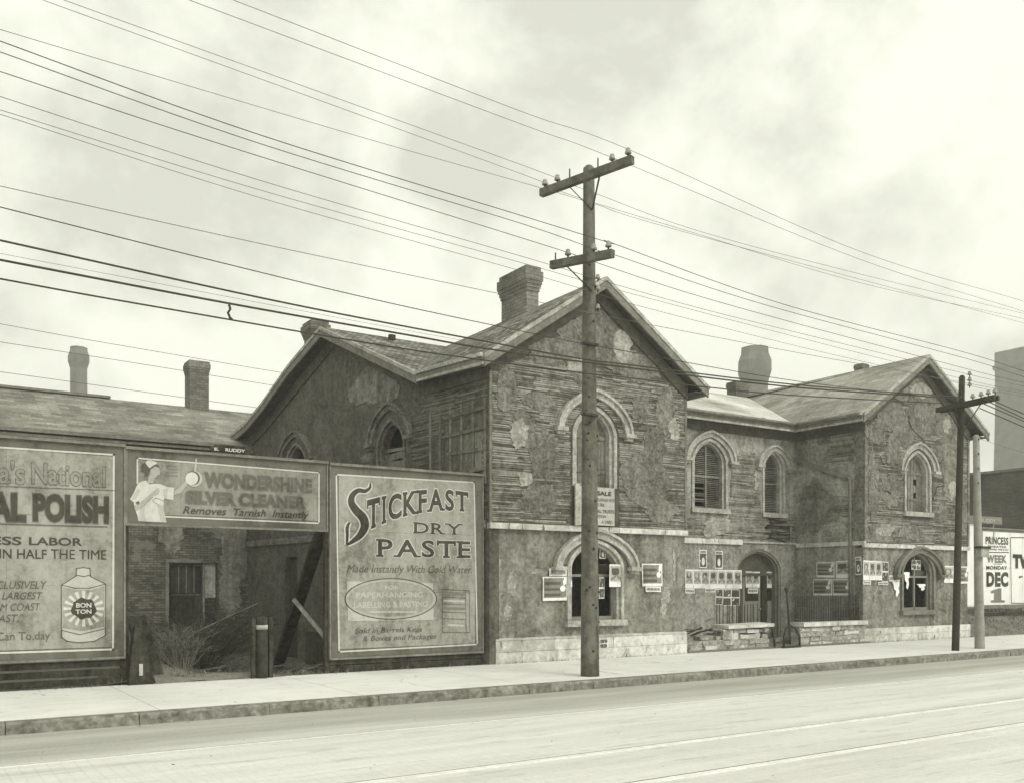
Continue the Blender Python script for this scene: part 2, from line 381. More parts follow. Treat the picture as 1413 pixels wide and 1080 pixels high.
for i in range(40):
    for k in range(12):
        q = [(29.3+40*(i+a)/40, 17.12+14*(k+b)/12) for a, b in ((0,0),(1,0),(1,1),(0,1))]
        mb.face([(x, y, bankz(x, y) if y > 17.2 else -.03) for x, y in q], True)
struct(mb.build('grass_bank', MAT['bank'], recalc=False))
struct(MB().box(16.3, 23.8, 17.12, 19.9, -.4, .05).build('forecourt', MAT['bank']))
# street-railway track: two rails with flange grooves
for yr, hw, zt in ((10.95, .025, -.1455), (8.2, .05, -.141), (6.75, .05, -.141)):
    struct(MB().box(-80, 260, yr-hw, yr+hw, -.3, zt).build('tram_rail', MAT['rail']))
    struct(MB().box(-80, 260, yr+hw+.002, yr+hw+.03, -.3, zt-.003).build('rail_groove', MAT['groove']))

# ------------------------------------------------------------------ building pieces
def arcpts(c, hw, zs, h, n=16, b=.22):
    P = []
    for k in range(n+1):
        t = math.cos(math.pi*k/n); P.append((c+hw*t, zs+h*((1-b)*math.sqrt(max(0, 1-t*t))+b*(1-abs(t)))))
    return P                                       # right to left
def arch(c, hw, z0, zs, h, n=16, b=.22): return [(c-hw, z0), (c+hw, z0)] + arcpts(c, hw, zs, h, n, b)
def ring(mb, F, c, hwo, ho, hwi, hi, zs, d0, d1, z0=None, n=16, b=.22):
    o = arcpts(c, hwo, zs, ho, n, b); i = arcpts(c, hwi, zs, hi, n, b)
    if z0 is not None: o = [(c+hwo, z0)]+o+[(c-hwo, z0)]; i = [(c+hwi, z0)]+i+[(c-hwi, z0)]
    for k in range(len(o)-1):
        a, b2, e, f = o[k], o[k+1], i[k+1], i[k]
        mb.box8([F(*a, d0), F(*b2, d0), F(*e, d0), F(*f, d0), F(*a, d1), F(*b2, d1), F(*e, d1), F(*f, d1)])
    return mb
def hood(F, c, hw, zs, h, parent, w=.20, proud=.13, mat='trim', label=None):
    mb = MB()
    ring(mb, F, c, hw, h, hw-.07, h-.07, zs, 0, proud)
    ring(mb, F, c, hw-.07, h-.07, hw-w, h-w, zs, 0, proud*.55)
    for s in (-1, 1):
        mb.fbox(F, c+s*(hw-w*.5)-w*.75, c+s*(hw-w*.5)+w*.75, zs-.09, zs-.002, 0, proud+.03)
        mb.fbox(F, c+s*(hw-w*.5)-w*.5, c+s*(hw-w*.5)+w*.5, zs-.16, zs-.092, 0, proud*.7)
    o = mb.build('hood_mould', MAT[mat], parent)
    if label: o['label'] = label
    return o
def window(F, c, hw, z0, zs, h, house, kind, hoodspec, sill=True, fmat='trim', hmat='trim', depth=.22):
    """opening of half width hw; frame fills the outer .1; returns the window part"""
    fi = hw-.14; hi = h-.12
    mb = MB()
    if kind == 'louvre':
        for k in range(int((zs+hi-z0)/.055)):
            z = z0+.03+k*.055
            x = fi if z < zs else fi*math.sqrt(max(0, 1-((z-zs)/hi)**2))*.96
            if x > .05:
                miss = (z < z0+.75 and rnd.random() < .45 and True)
                for s in ((-1, 1) if hw > .55 else (0,)):
                    a0, a1 = (c+.015, c+x) if s == 1 else ((c-x, c-.015) if s == -1 else (c-x, c+x))
                    if s == -1 and miss: continue
                    mb.box8([F(a0, z, -depth+.05), F(a1, z, -depth+.05), F(a1, z+.035, -depth), F(a0, z+.035, -depth),
                             F(a0, z+.008, -depth+.055), F(a1, z+.008, -depth+.055), F(a1, z+.043, -depth+.005), F(a0, z+.043, -depth+.005)])
        p = mb.build('window', MAT['plank'], house)
        st = MB()
        if hw > .55: st.fbox(F, c-.025, c+.025, z0, zs+hi*.98, -depth-.01, -depth+.07); st.fbox(F, c-fi, c+fi, z0+.92, z0+.97, -depth-.01, -depth+.068)
        else: st.fbox(F, c-fi, c+fi, z0+.9, z0+.94, -depth-.01, -depth+.068)
        st.build('shutter_rail', MAT['sash'], p)
    elif kind == 'planks':
        n = 7; w = 2*fi/n
        for k in range(n):
            a = c-fi+k*w; t = abs((a+w/2-c)/fi); zt = zs+hi*math.sqrt(max(0, 1-t*t))*.97
            if k == 2: mb.fbox(F, a+.03, a+w-.005, z0, zt, -depth-.01, -depth+.02)
            elif k == 4:
                mb.fbox(F, a+.005, a+w-.005, z0, z0+.45, -depth, -depth+.03); mb.fbox(F, a+.005, a+w-.03, z0+.62, z0+.85, -depth, -depth+.03)
                mb.fbox(F, a+.005, a+w-.005, z0+1.18, zs-.16, -depth, -depth+.03); mb.fbox(F, a+.01, a+w-.02, zs-.02, zt, -depth, -depth+.03)
            else: mb.fbox(F, a+.005, a+w-.005, z0, zt, -depth+rnd.uniform(-.005, .01), -depth+.03)
        mb.fbox(F, c-fi, c+fi, z0+.35, z0+.42, -depth+.031, -depth+.05); mb.fbox(F, c-fi, c+fi, zs-.05, zs+.05, -depth+.031, -depth+.05)
        p = mb.build('window', MAT['plank'], house); p['label'] = 'pointed window closed by old upright planks'
    elif kind == 'broken':
        mb.fbox(F, c-.03, c+.03, z0, zs+hi*.95, -depth-.03, -depth+.03); mb.fbox(F, c-fi, c+fi, z0, z0+.08, -depth-.03, -depth+.03)
        mb.fbox(F, c-fi, c-fi+.05, z0+.08, zs, -depth-.03, -depth+.03); mb.fbox(F, c+fi-.05, c+fi, z0+.08, zs, -depth-.03, -depth+.03)
        mb.fbox(F, c-fi, c+fi, z0+1.0, z0+1.06, -depth-.035, -depth+.028)
        p = mb.build('window', MAT['sash'], house); p['label'] = 'pointed window with broken sashes over a dark room'
        g = MB()
        g.fbox(F, c+.035, c+fi-.052, z0+1.07, zs+.1, -depth-.01, -depth-.004)
        g.build('pane', MAT['glass'], p)
    elif kind == 'westopen':
        mb.fbox(F, c-fi, c+fi, z0, z0+.85, -depth-.02, -depth+.02, .05); mb.fbox(F, c-fi, c+fi, z0+.95, z0+1.12, -depth-.02, -depth+.02, -.06)
        mb.fbox(F, c-fi, c+fi, zs-.1, zs-.02, -depth-.02, -depth+.02, .03)
        p = mb.build('window', MAT['plank'], house)
    # moulded frame
    fr = MB(); ring(fr, F, c, hw+.03, h+.03, hw-.055, h-.055, zs, -.10, .035, z0); ring(fr, F, c, hw-.057, h-.057, fi-.0, hi, zs, -depth-.05, -.04, z0)
    fr.build('frame', MAT[fmat], p)
    if sill: MB().fbox(F, c-hw-.08, c+hw+.08, z0-.14, z0-.002, -depth, .10).build('sill', MAT[fmat], p)
    if hoodspec: hood(F, c, *hoodspec, p, mat=hmat)
    return p
def blob(ca, cz, ra, rz, seed, n=44, rough=.32):
    P = []
    for k in range(n):
        t = 2*math.pi*k/n
        r = 1 + rough*mnoise.noise(Vector((math.cos(t)*1.3+seed*7.1, math.sin(t)*1.3, seed*3.3))) + rough*.7*mnoise.noise(Vector((math.cos(t)*4+seed, math.sin(t)*4, seed*1.7))) + rough*.35*mnoise.noise(Vector((math.cos(t)*11+seed, math.sin(t)*11, 5)))
        P.append((ca+ra*r*math.cos(t), cz+rz*r*math.sin(t)))
    return P
def inpoly(x, y, P):
    c = False; n = len(P)
    for i in range(n):
        x1, y1 = P[i]; x2, y2 = P[i-1]
        if (y1 > y) != (y2 > y) and x < (x2-x1)*(y-y1)/(y2-y1)+x1: c = not c
    return c
class PatchBin:                                  # each surviving piece of plaster becomes a part of its own
    def __init__(s): s.l = []
    def build(s, name, mat, parent):
        for m in s.l: m.build('plaster_patch' if name == 'plaster' else name, mat, parent)
def ragged(P, F, amt=.5):
    """torn along the laths: outline steps sideways from row to row"""
    cx = sum(p[0] for p in P)/len(P); Q = []
    for k in range(len(P)):
        a, z = P[k]; b, y = P[(k+1) % len(P)]; m = max(1, int(abs(y-z)/.05))
        for j in range(m):
            t = j/m; aa, zz = a+(b-a)*t, z+(y-z)*t; row = math.floor(zz/.054)
            Q.append((aa+.10*mnoise.noise(Vector((row*3.7, cx*5, 1 if aa > cx else 7)))+.015*mnoise.noise(Vector((aa*20, zz*20, 2))), zz))
    return Q
def patches(mb, F, lst, outline, voids, d0=.001, d1=.024, rag=True):
    for k, (ca, cz, ra, rz) in enumerate(lst):
        P = blob(ca, cz, ra, rz, ca*1.37+cz*.71+k)
        if rag: P = ragged(P, F)
        Q = []
        for p in P:                                # cut back to the part that lies on the wall
            q = p; t = 1.0
            while (not inpoly(*q, outline) or any(inpoly(*q, v) for v in voids)) and t > .05:
                t -= .05; q = (ca+(p[0]-ca)*t, cz+(p[1]-cz)*t)
            Q.append(q)
        if inpoly(ca, cz, outline) and not any(inpoly(ca, cz, v) for v in voids):
            m = MB().fprism(F, Q, d0, d1+rnd.uniform(0, .004)); mb.l.append(m)
def lathing(mb, F, outline, voids, pitch=.047, gap=.03, d=.015, wid=.037):
    a0 = min(p[0] for p in outline); a1 = max(p[0] for p in outline); z0 = min(p[1] for p in outline); z1 = max(p[1] for p in outline)
    z = z0+.02
    ok = lambda a, zz: inpoly(a, zz, outline) and not any(inpoly(a, zz, v) for v in voids)
    while z < z1:
        a = a0+rnd.uniform(0, .05)
        while a < a1:
            if not ok(a, z): a += .04; continue
            L = rnd.choice((.8, 1.2, 1.2, 1.2))*rnd.uniform(.8, 1.05); e = a+.04
            while e < a+L and ok(e, z): e += .04
            wob = .03*mnoise.noise(Vector((a*1.3, z*2.1, 9)))
            if rnd.random() > .025+max(0, .22*mnoise.noise(Vector((a*.8, z*.9, 4)))):
                w = wid*rnd.uniform(.75, 1.1); dd = d*rnd.uniform(.6, 1.35)
                mb.fbox(F, a+.004, e-.004, z+wob-w/2, z+wob+w/2, .001, dd, rnd.uniform(-.012, .012)+.02*mnoise.noise(Vector((a*.6, z*.5, 1))))
            a = e
        z += pitch*rnd.uniform(.92, 1.08)
SOFF = MB()
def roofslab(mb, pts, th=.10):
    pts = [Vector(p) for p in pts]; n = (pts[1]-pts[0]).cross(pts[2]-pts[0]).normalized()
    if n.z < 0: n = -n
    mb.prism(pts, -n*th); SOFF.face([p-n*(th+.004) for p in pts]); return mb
def board_line(mb, p, q, depth, thick, drop=0.0, out=(0, 0, 0)):
    """upright board from p to q, hanging down by depth"""
    o = Vector(out); p = Vector(p)+o; q = Vector(q)+o
    n = (q-p).cross(Vector((0, 0, 1))).normalized()*thick/2; a = Vector((0, 0, drop)); b = Vector((0, 0, drop+depth))
    mb.box8([p-n-b, q-n-b, q+n-b, p+n-b, p-n-a, q-n-a, q+n-a, p+n-a]); return mb
def course(mb, F, a0, a1, z0, z1, d0, d1, lo=.9, hi=1.6, joint=.008):
    a = a0
    while a < a1-.05:
        w = min(rnd.uniform(lo, hi), a1-a)
        if a1-a-w < .3: w = a1-a
        mb.fbox(F, a, a+w-joint, z0, z1-joint*.6, d0, d1+rnd.uniform(-.006, .006)); a += w

# ------------------------------------------------------------------ the derelict house
house = thing('derelict_house', 'large derelict gothic house with bare lath walls behind the tall pole', 'house', (16.4, 17.6, 0))
BELT0, BELT1 = 2.93, 3.06
# --- main front
mL, mR = 10.62, 16.37
AP = (13.55, 8.7); ROV = .32
win_u = dict(c=13.48, hw=.62, z0=3.97, zs=5.15, h=.66)
win_d = dict(c=13.52, hw=.80, z0=.90, zs=2.10, h=.64)
up_out = [(mL, BELT1), (mR, BELT1), (mR, 6.42), (AP[0], 8.35), (mL, 6.42)]
dn_out = [(mL+.1, .0), (mR, .0), (mR, BELT0), (mL+.1, BELT0)]
hole_u = arch(win_u['c'], win_u['hw'], win_u['z0'], win_u['zs'], win_u['h'])
hole_d = arch(win_d['c'], win_d['hw'], win_d['z0'], win_d['zs'], win_d['h'])
MB().fprism(MF, up_out, -.26, 0, [hole_u]).build('upper_wall', MAT['latharound'], house)
GF = Frame((0, 17.09, 0), (1, 0, 0), (0, -1, 0))
MB().fprism(GF, dn_out, -.26, 0, [hole_d]).build('ground_floor_wall', MAT['stucco'], house)
mb = MB(); course(mb, MF, mL-.02, mR+.01, BELT0, BELT1, -.05, .075, 1.0, 2.2); mb.build('belt_course', MAT['stone'], house)
mb = MB(); course(mb, MF, mL+.16, mR+.03, -.2, .25, -.05, .015, 1.1, 2.0); course(mb, MF, mL+.16, mR+.03, .252, .50, -.05, .01, 1.1, 2.0)
mb.box8([MF(mL+.16, .502, -.05), MF(mR+.03, .502, -.05), MF(mR+.03, .502, .02), MF(mL+.16, .502, .02), MF(mL+.16, .56, -.05), MF(mR+.03, .56, -.05), MF(mR+.03, .52, .02), MF(mL+.16, .52, .02)])
mb.build('plinth', MAT['stone'], house)
HU = (1.10, 5.27, .96); HD = (1.22, 2.13, .88)
voids = [arch(win_u['c'], .72, 3.1, 5.15, .74), arch(13.56, 1.14, 5.1, 5.27, 1.0)]
mb = MB(); lathing(mb, MF, [(mL+.02, BELT1+.02), (mR-.02, BELT1+.02), (mR-.02, 6.35), (14.9, 7.05), (12.2, 7.05), (mL+.02, 6.3)], [voids[0], arch(13.56, 1.14, 5.0, 5.27, 1.0)][:1])
# lath inside the hood stays, but not under its mouldings
mb.build('lath', MAT['lath'], house)
PT = PatchBin()
patches(PT, MF, [(13.5, 7.45, 1.35, .62), (14.6, 6.95, .8, .35), (12.3, 6.9, .75, .3), (13.1, 6.55, .32, .22), (11.5, 5.15, .33, .42), (11.05, 6.0, .28, .5),
                 (12.05, 4.6, .42, .55), (15.0, 4.2, .75, .7), (15.7, 5.9, .3, .55), (15.55, 3.5, .5, .25), (11.9, 3.6, .5, .35), (15.3, 5.0, .35, .5), (14.9, 5.9, .3, .3), (11.9, 5.8, .4, .2)],
        [(mL+.05, BELT1+.02), (mR-.05, BELT1+.02), (mR-.05, 6.35), (AP[0], 8.2), (mL+.05, 6.35)], voids)
for s in (-1, 1): MB().fbox(MF, mL-.012 if s < 0 else mR-.05, mL+.05 if s < 0 else mR+.012, BELT1, 6.4, .002, .03).build('corner_board', MAT['plank'], house)
PT.build('plaster', MAT['plaster'], house)
PP = PatchBin()
patches(PP, MF, [(13.0, 6.72, .28, .16), (11.35, 5.0, .25, .33), (11.55, 4.05, .2, .15), (14.3, 7.35, .3, .4), (15.95, 5.55, .2, .25)], up_out, voids, .001, .030)
PP.build('plaster', MAT['plasterpale'], house)
GP = PatchBin(); gout = [(mL+.14, .58), (mR-.02, .58), (mR-.02, 2.9), (mL+.14, 2.9)]; gv = [arch(13.52, 1.0, .7, 2.13, .9)]
patches(GP, GF, [(10.85, 2.0, .08, .35), (11.2, 1.75, .1, .28), (11.1, 1.15, .07, .16), (11.9, 2.02, .12, .05), (15.75, 1.45, .14, .2), (15.65, 1.15, .09, .3), (16.0, 2.15, .05, .4)], gout, gv, .001, .008)
GP.build('plaster', MAT['plasterpale'], house)
GP = PatchBin(); patches(GP, GF, [(11.08, 1.75, .18, .3), (11.12, 1.2, .14, .25), (16.2, 1.5, .12, .8), (15.1, .72, .3, .06)], gout, gv, .0005, .004)
GP.build('plaster', MAT['stuccomid'], house)
wu = window(MF, **win_u, house=house, kind='planks', hoodspec=HU, sill=False, hmat='trim')
wd = window(MF, **win_d, house=house, kind='broken', hoodspec=None, fmat='trim', depth=.2)
hood(MF, 13.52, *HD, wd, w=.22, proud=.15)
# --- west side
wwin2 = dict(c=4.12, hw=.66, z0=3.95, zs=5.15, h=.68); wwin1 = dict(c=9.6, hw=.72, z0=3.95, zs=5.2, h=.68)
w_out = [(0, -1.2), (13.2, -1.2), (13.2, 6.2), (11.6, 6.75), (10.2, 7.35), (7.1, 8.45), (2.6, 6.35), (.0, 6.4)]
wdoor = [(9.5, -.7), (10.35, -.7), (10.35, 2.54), (9.5, 2.54)]
MB().fprism(WS, w_out, -.26, 0, [arch(**{k: wwin2[k] for k in ('c', 'hw', 'z0', 'zs', 'h')}), arch(**wwin1), wdoor]).build('side_wall', MAT['plastersoot'], house)
mb = MB(); lathing(mb, WS, [(.06, 3.1), (3.25, 3.1), (3.1, 6.0), (2.6, 6.15), (.06, 6.2)],
                   [arch(4.12, .72, 3.0, 5.15, .75), [(.25, 4.15), (1.75, 4.0), (1.7, 5.35), (.2, 5.55)], [(1.75, 4.6), (2.3, 4.6), (2.3, 5.2), (1.75, 5.2)]], d=.022)
mb.build('lath', MAT['lathdark'], house)
mb = MB()
for a in (.1, .55, .98, 1.42, 1.85, 2.25): mb.fbox(WS, a, a+.08, 3.9, 5.75, .002, .03)
for a, w, z in ((.2, .32, 4.2), (.66, .3, 4.1), (1.08, .3, 4.3)): mb.fbox(WS, a, a+w, z, 5.05, .002, .012)
for z, t, l in ((5.5, -.01, 1.7), (5.08, -.015, 1.75), (4.62, .02, 1.5), (4.2, -.05, 1.9)): mb.fbox(WS, .08, .08+l, z, z+.07, .031, .05, t)
mb.build('wall_stud', MAT['plank'], house)
mb = PatchBin(); patches(mb, WS, [(5.1, 6.85, 1.1, .5), (4.3, 6.55, .6, .35)], w_out, [arch(4.12, 1.0, 3, 5.3, .95)], .002, .02); mb.build('plaster', MAT['stucco'], house)
mb = PatchBin(); patches(mb, WS, [(5.3, 5.0, .3, .12), (8.3, 5.1, .12, .3), (2.9, 5.95, .1, .2), (5.8, 4.75, .2, .1), (8.0, 4.7, .2, .1)], w_out, [], .003, .014); mb.build('plaster', MAT['plaster'], house)
ww2 = window(WS, **wwin2, house=house, kind='westopen', hoodspec=(1.06, 5.32, .95), fmat='plaster', hmat='plaster')
ww1 = window(WS, **wwin1, house=house, kind='westopen', hoodspec=(1.18, 5.32, .95), fmat='plaster', hmat='plaster')
mb = MB(); course(mb, WS, .1, 13.2, BELT0, BELT1+.06, -.02, .07, 1.5, 2.5); mb.build('belt_course', MAT['plaster'], house)
mb = MB(); mb.fbox(WS, 9.52, 10.33, -.68, 2.52, -.20, -.15)
for z0, z1 in ((-.5, .3), (.5, 1.3), (1.5, 2.3)): mb.fbox(WS, 9.65, 9.9, z0, z1, -.149, -.14); mb.fbox(WS, 9.97, 10.2, z0, z1, -.149, -.14)
dr = mb.build('door', MAT['darkwood'], house); MB().fbox(WS, 10.15, 10.2, .9, .98, -.139, -.07).build('handle', MAT['iron'], dr)
# --- recess
rL, rR = 16.37, 23.74
rw1 = dict(c=19.96, hw=.70, z0=3.95, zs=5.3, h=.68); rw2 = dict(c=22.71, hw=.48, z0=3.92, zs=5.3, h=.56)
dc, dhw = 22.08, 0.98
doorhole = arch(dc, dhw, -.2, 2.12, .68, b=.15)
MB().fprism(RC, [(rL-2, -.3), (rR+.1, -.3), (rR+.1, 6.55), (rL-2, 6.55)], -.3, 0, [arch(**rw1), arch(**rw2), doorhole]).build('recessed_wall', MAT['stuccopale'], house)
voids_r = [arch(rw1['c'], .78, 3.7, 5.3, .75), arch(rw2['c'], .56, 3.7, 5.3, .63), arch(rw1['c'], 1.02, 5.2, 5.38, .88), arch(rw2['c'], .78, 5.2, 5.38, .7)]
mb = MB(); lathing(mb, RC, [(rL+.02, 3.1), (rR-.03, 3.1), (rR-.03, 3.9), (22.1, 4.1), (21.9, 5.7), (20.9, 5.6), (20.75, 4.2), (18.6, 3.6), (18.4, 6.1), (rL+.02, 6.1)], voids_r, d=.014); mb.build('lath', MAT['lath'], house)
mb = PatchBin(); patches(mb, RC, [(20.3, 3.45, .55, .26), (20.0, 3.3, .3, .2)], [(rL, 3.08), (rR, 3.08), (rR, 6.4), (rL, 6.4)], voids_r, .016, .03)
patches(mb, RC, [(21.9, 4.95, .06, .32), (22.9, 3.65, .25, .14)], [(rL, 3.08), (rR, 3.08), (rR, 6.4), (rL, 6.4)], voids_r, .016, .03); mb.build('plaster', MAT['plasterpale'], house)
mb = MB()
for k in range(14): mb.fbox(RC, 22.2+rnd.uniform(0, .4), 23.0+rnd.uniform(0, .65), 3.12+k*.05, 3.15+k*.05, .02, .04+rnd.uniform(0, .06), rnd.uniform(-.25, .1))
mb.build('lath', MAT['darkwood'], house)
window(RC, **rw1, house=house, kind='louvre', hoodspec=(1.02, 5.38, .86))['label'] = 'wide pointed window with louvred shutters, slats missing low on the left'
window(RC, **rw2, house=house, kind='louvre', hoodspec=(.77, 5.38, .66))['label'] = 'narrow pointed window with a louvred shutter'
mb = MB(); course(mb, RC, rL, 21.3, BELT0-.02, BELT1, -.05, .07, 1.2, 2.2); mb.fbox(RC, 21.31, rR-.02, BELT0+.04, BELT1-.04, -.02, .05); mb.build('belt_course', MAT['stone'], house)
# doorway
mb = MB(); ring(mb, RC, dc, dhw, .68, dhw-.09, .60, 2.12, -.20, -.03, -.2, b=.15); ring(mb, RC, dc, dhw-.092, .60, dhw-.14, .55, 2.12, -.26, -.10, -.2, b=.15)
df = mb.build('doorway', MAT['trimdark'], house)
DZ = -.27
mb = MB(); mb.fbox(RC, dc-.97, dc+.97, 2.02, 2.85, DZ-.05, DZ); mb.fbox(RC, dc-.97, onY(1024, 800, 19.8-DZ)[0]-.005, -.2, 2.02, DZ-.03, DZ+.02); mb.fbox(RC, onY(1069.5, 800, 19.8-DZ)[0], dc+.97, -.2, 2.02, DZ-.03, DZ+.02); mb.fbox(RC, dc-.97, dc+.97, 1.98, 2.06, DZ+.001, DZ+.06); mb.build('transom_panel', MAT['stuccodark'], df)
dx = [onY(px, 800, 19.8-DZ)[0] for px in (1025, 1049.3, 1056.8, 1069)]
for nm, a0, a1 in (('door', dx[0], dx[1]), ('sidelight', dx[2], dx[3])):
    mb = MB(); mb.fbox(RC, a0, a1, .05, 2.0, DZ-.05, DZ)
    w = a1-a0
    for z0, z1 in ((.2, .55), (.66, 1.12)):
        for q in ((.08, .48), (.54, .92)) if w > .6 else ((.15, .85),):
            mb.fbox(RC, a0+w*q[0], a0+w*q[1], z0, z1, DZ+.001, DZ+.02)
    o = mb.build(nm, MAT['sash'], house)
    MB().fbox(RC, a0+w*.12, a1-w*.12, 1.2, 1.93, DZ+.001, DZ+.008).build('pane', MAT['glass'], o)
    if nm == 'door': MB().tube([RC(a1-.07, .95, DZ+.02), RC(a1-.07, .95, DZ+.08)], .03).build('handle', MAT['porcelain'], o)
MB().fbox(RC, dx[1]+.005, dx[2]-.005, -.1, 2.02, DZ-.05, DZ+.05).build('door_post', MAT['darkwood'], df)
# --- right block
r2L, r2R = 23.74, 29.15; AP2 = (26.46, 8.7)
ru = dict(c=26.38, hw=.66, z0=3.95, zs=5.15, h=.68); rd = dict(c=26.42, hw=.84, z0=.92, zs=2.05, h=.7)
up2 = [(r2L, BELT1-.12), (r2R, BELT1-.12), (r2R, 6.45), (AP2[0], 8.35), (r2L, 6.45)]
MB().fprism(RF, up2, -.26, 0, [arch(**ru)]).build('upper_wall', MAT['latharound'], house)
RG = Frame((0, 17.33, 0), (1, 0, 0), (0, -1, 0))
MB().fprism(RG, [(r2L, -.1), (r2R, -.1), (r2R, BELT0-.12), (r2L, BELT0-.12)], -.26, 0, [arch(**rd)]).build('ground_floor_wall', MAT['stucco'], house)
MB().box(r2R-.3, r2R-.02, 17.57, 26, -.3, 6.5).build('side_wall', MAT['stucco'], house)
mb = MB(); course(mb, RF, r2L-.02, r2R+.03, BELT0-.12, BELT1-.12, -.05, .06, .8, 1.6); mb.build('belt_course', MAT['stone'], house)
mb = MB(); course(mb, RF, r2L-.02, r2R+.06, -.2, .22, -.05, .05, 1.2, 2.2); course(mb, RF, r2L-.02, r2R+.06, .222, .42, -.05, .045, 1.2, 2.2); mb.build('plinth', MAT['stone'], house)
v2 = [arch(26.38, .76, 3.7, 5.15, .76), arch(26.38, .96, 5.1, 5.25, .86)]
mb = MB(); lathing(mb, RF, [(r2L+.02, 2.96), (r2R-.02, 2.96), (r2R-.02, 6.3), (27.6, 7.3), (25.2, 7.2), (r2L+.02, 6.3)], v2[:1]); mb.build('lath', MAT['lath'], house)
mb = PatchBin(); o2 = [(r2L+.03, 2.97), (r2R-.03, 2.97), (r2R-.03, 6.4), (AP2[0], 8.2), (r2L+.03, 6.4)]
patches(mb, RF, [(26.4, 7.6, 1.1, .5), (27.5, 6.9, .9, .6), (25.1, 6.75, .8, .42), (26.4, 6.75, .6, .5), (25.1, 5.75, .38, .45), (28.2, 6.3, .55, .5), (24.3, 6.2, .45, .3), (24.15, 4.6, .28, 1.0), (25.0, 4.55, .5, .5), (28.2, 5.3, .55, .75), (28.8, 4.1, .25, .8), (28.1, 3.2, .6, .2), (24.6, 3.3, .7, .3), (26.0, 3.3, .6, .22), (27.7, 4.0, .3, .3), (27.9, 6.0, .8, .3), (25.6, 6.2, .5, .3)], o2, v2)
mb.build('plaster', MAT['plaster'], house)
MB().fbox(RF, r2L-.012, r2L+.12, 2.95, 6.4, .002, .045).build('corner_plaster', MAT['plaster'], house); MB().fbox(RF, r2R-.08, r2R+.012, 2.95, 6.4, .002, .04).build('corner_plaster', MAT['plaster'], house)
mb = PatchBin(); patches(mb, RF, [(28.25, 4.75, .25, .3), (27.9, 6.75, .2, .25), (24.75, 3.35, .4, .2), (26.5, 7.7, .5, .25)], o2, v2, .001, .030); mb.build('plaster', MAT['plasterpale'], house)
def crack(mb, F, pts, d, w=.022):
    Q = []
    for k in range(len(pts)-1):
        (a, z), (b, y) = pts[k], pts[k+1]
        for t in (0, .33, .66): Q.append((a+(b-a)*t+rnd.uniform(-.03, .03), z+(y-z)*t+rnd.uniform(-.03, .03)))
    Q.append(pts[-1])
    for k in range(len(Q)-1): mb.beam(F(*Q[k], d), F(*Q[k+1], d), .006, w*rnd.uniform(.5, 1.3), up=(0, 0, 1))
mb = MB()
def q2(F, *P): return [onY(px, py, F.o.y) for px, py in P]
for P in ([(1252, 574), (1255, 590), (1268, 602), (1275, 611)], [(1212, 628), (1217, 640), (1228, 640)], [(1206, 668), (1212, 678)], [(1190, 595), (1200, 612)], [(1285, 690), (1290, 672), (1302, 670)], [(1216, 674), (1228, 681)]): crack(mb, RF, q2(RF, *P), .05)
mb.build('crack', MAT['black'], house)
window(RF, **ru, house=house, kind='planks', hoodspec=(.98, 5.25, .86), fmat='trim')
wrd = window(RF, **rd, house=house, kind='broken', hoodspec=None, fmat='trimdark', depth=.16)
hood(RF, 26.42, 1.24, 2.02, .88, wrd, w=.22, proud=.16, mat='trimdark')
# its west return wall, with a diagonal drip board and a downpipe
MB().fprism(RS, [(17.6, -.3), (19.8, -.3), (19.8, 6.5), (17.6, 6.5)], -.25, 0).build('side_wall', MAT['stuccopale'], house)
MB().fbox(RS, 17.302, 17.602, 2.96, 6.45, .001, .03).build('corner_plaster', MAT['plaster'], house)
def qx(px, py): return onX(px, py, RSX)
mb = MB(); lathing(mb, RS, blob(18.05, 5.75, .55, .55, 2), [], d=.016); lathing(mb, RS, blob(17.85, 4.0, .42, .28, 5), [], d=.016); mb.build('lath', MAT['lath'], house)
mb = PatchBin(); so = [(17.36, 3.0), (19.75, 3.0), (19.75, 6.3), (17.36, 6.3)]
patches(mb, RS, [(18.3, 3.35, .55, .25), (18.1, 4.65, .5, .3), (19.1, 5.8, .25, .5), (19.3, 5.2, .2, .4), (17.5, 5.0, .1, .7)], so, [], .002, .016); mb.build('plaster', MAT['plasterpale'], house)
mb = PatchBin(); patches(mb, RS, [(19.2, 4.2, .5, .9), (18.6, 4.0, .25, .6), (19.0, 6.2, .6, .2)], so, [], .0015, .01); mb.build('plaster', MAT['plaster'], house)
mb = MB(); a, z = qx(1094, 632); b, y = qx(1172, 659); mb.beam(RS(a, z, .05), RS(b, y, .05), .09, .12); mb.build('drip_board', MAT['trimdark'], house)
a, z = qx(1176, 660)
mb = MB(); mb.tube([RS(a+.12, z+.05, .09), RS(a+.02, z, .1), RS(a, z-.12, .1), RS(a, .1, .1)], .05, 8)
for zz in (4.2, 3.4, 2.2, 1.0): mb.fbox(RS, a-.075, a+.075, zz, zz+.05, .0, .16)
mb.build('downpipe', MAT['trimdark'], house)
mb = MB(); course(mb, RS, 17.25, 19.75, BELT0-.06, BELT1-.06, -.05, .06, .7, 1.4); mb.build('belt_course', MAT['stone'], house)
mb = MB(); a, z = onY(1091, 742, 19.72); mb.tube([(a, 19.72, z+.35), (a, 19.72, z-.1)], .03); mb.build('downpipe', MAT['trimdark'], house)
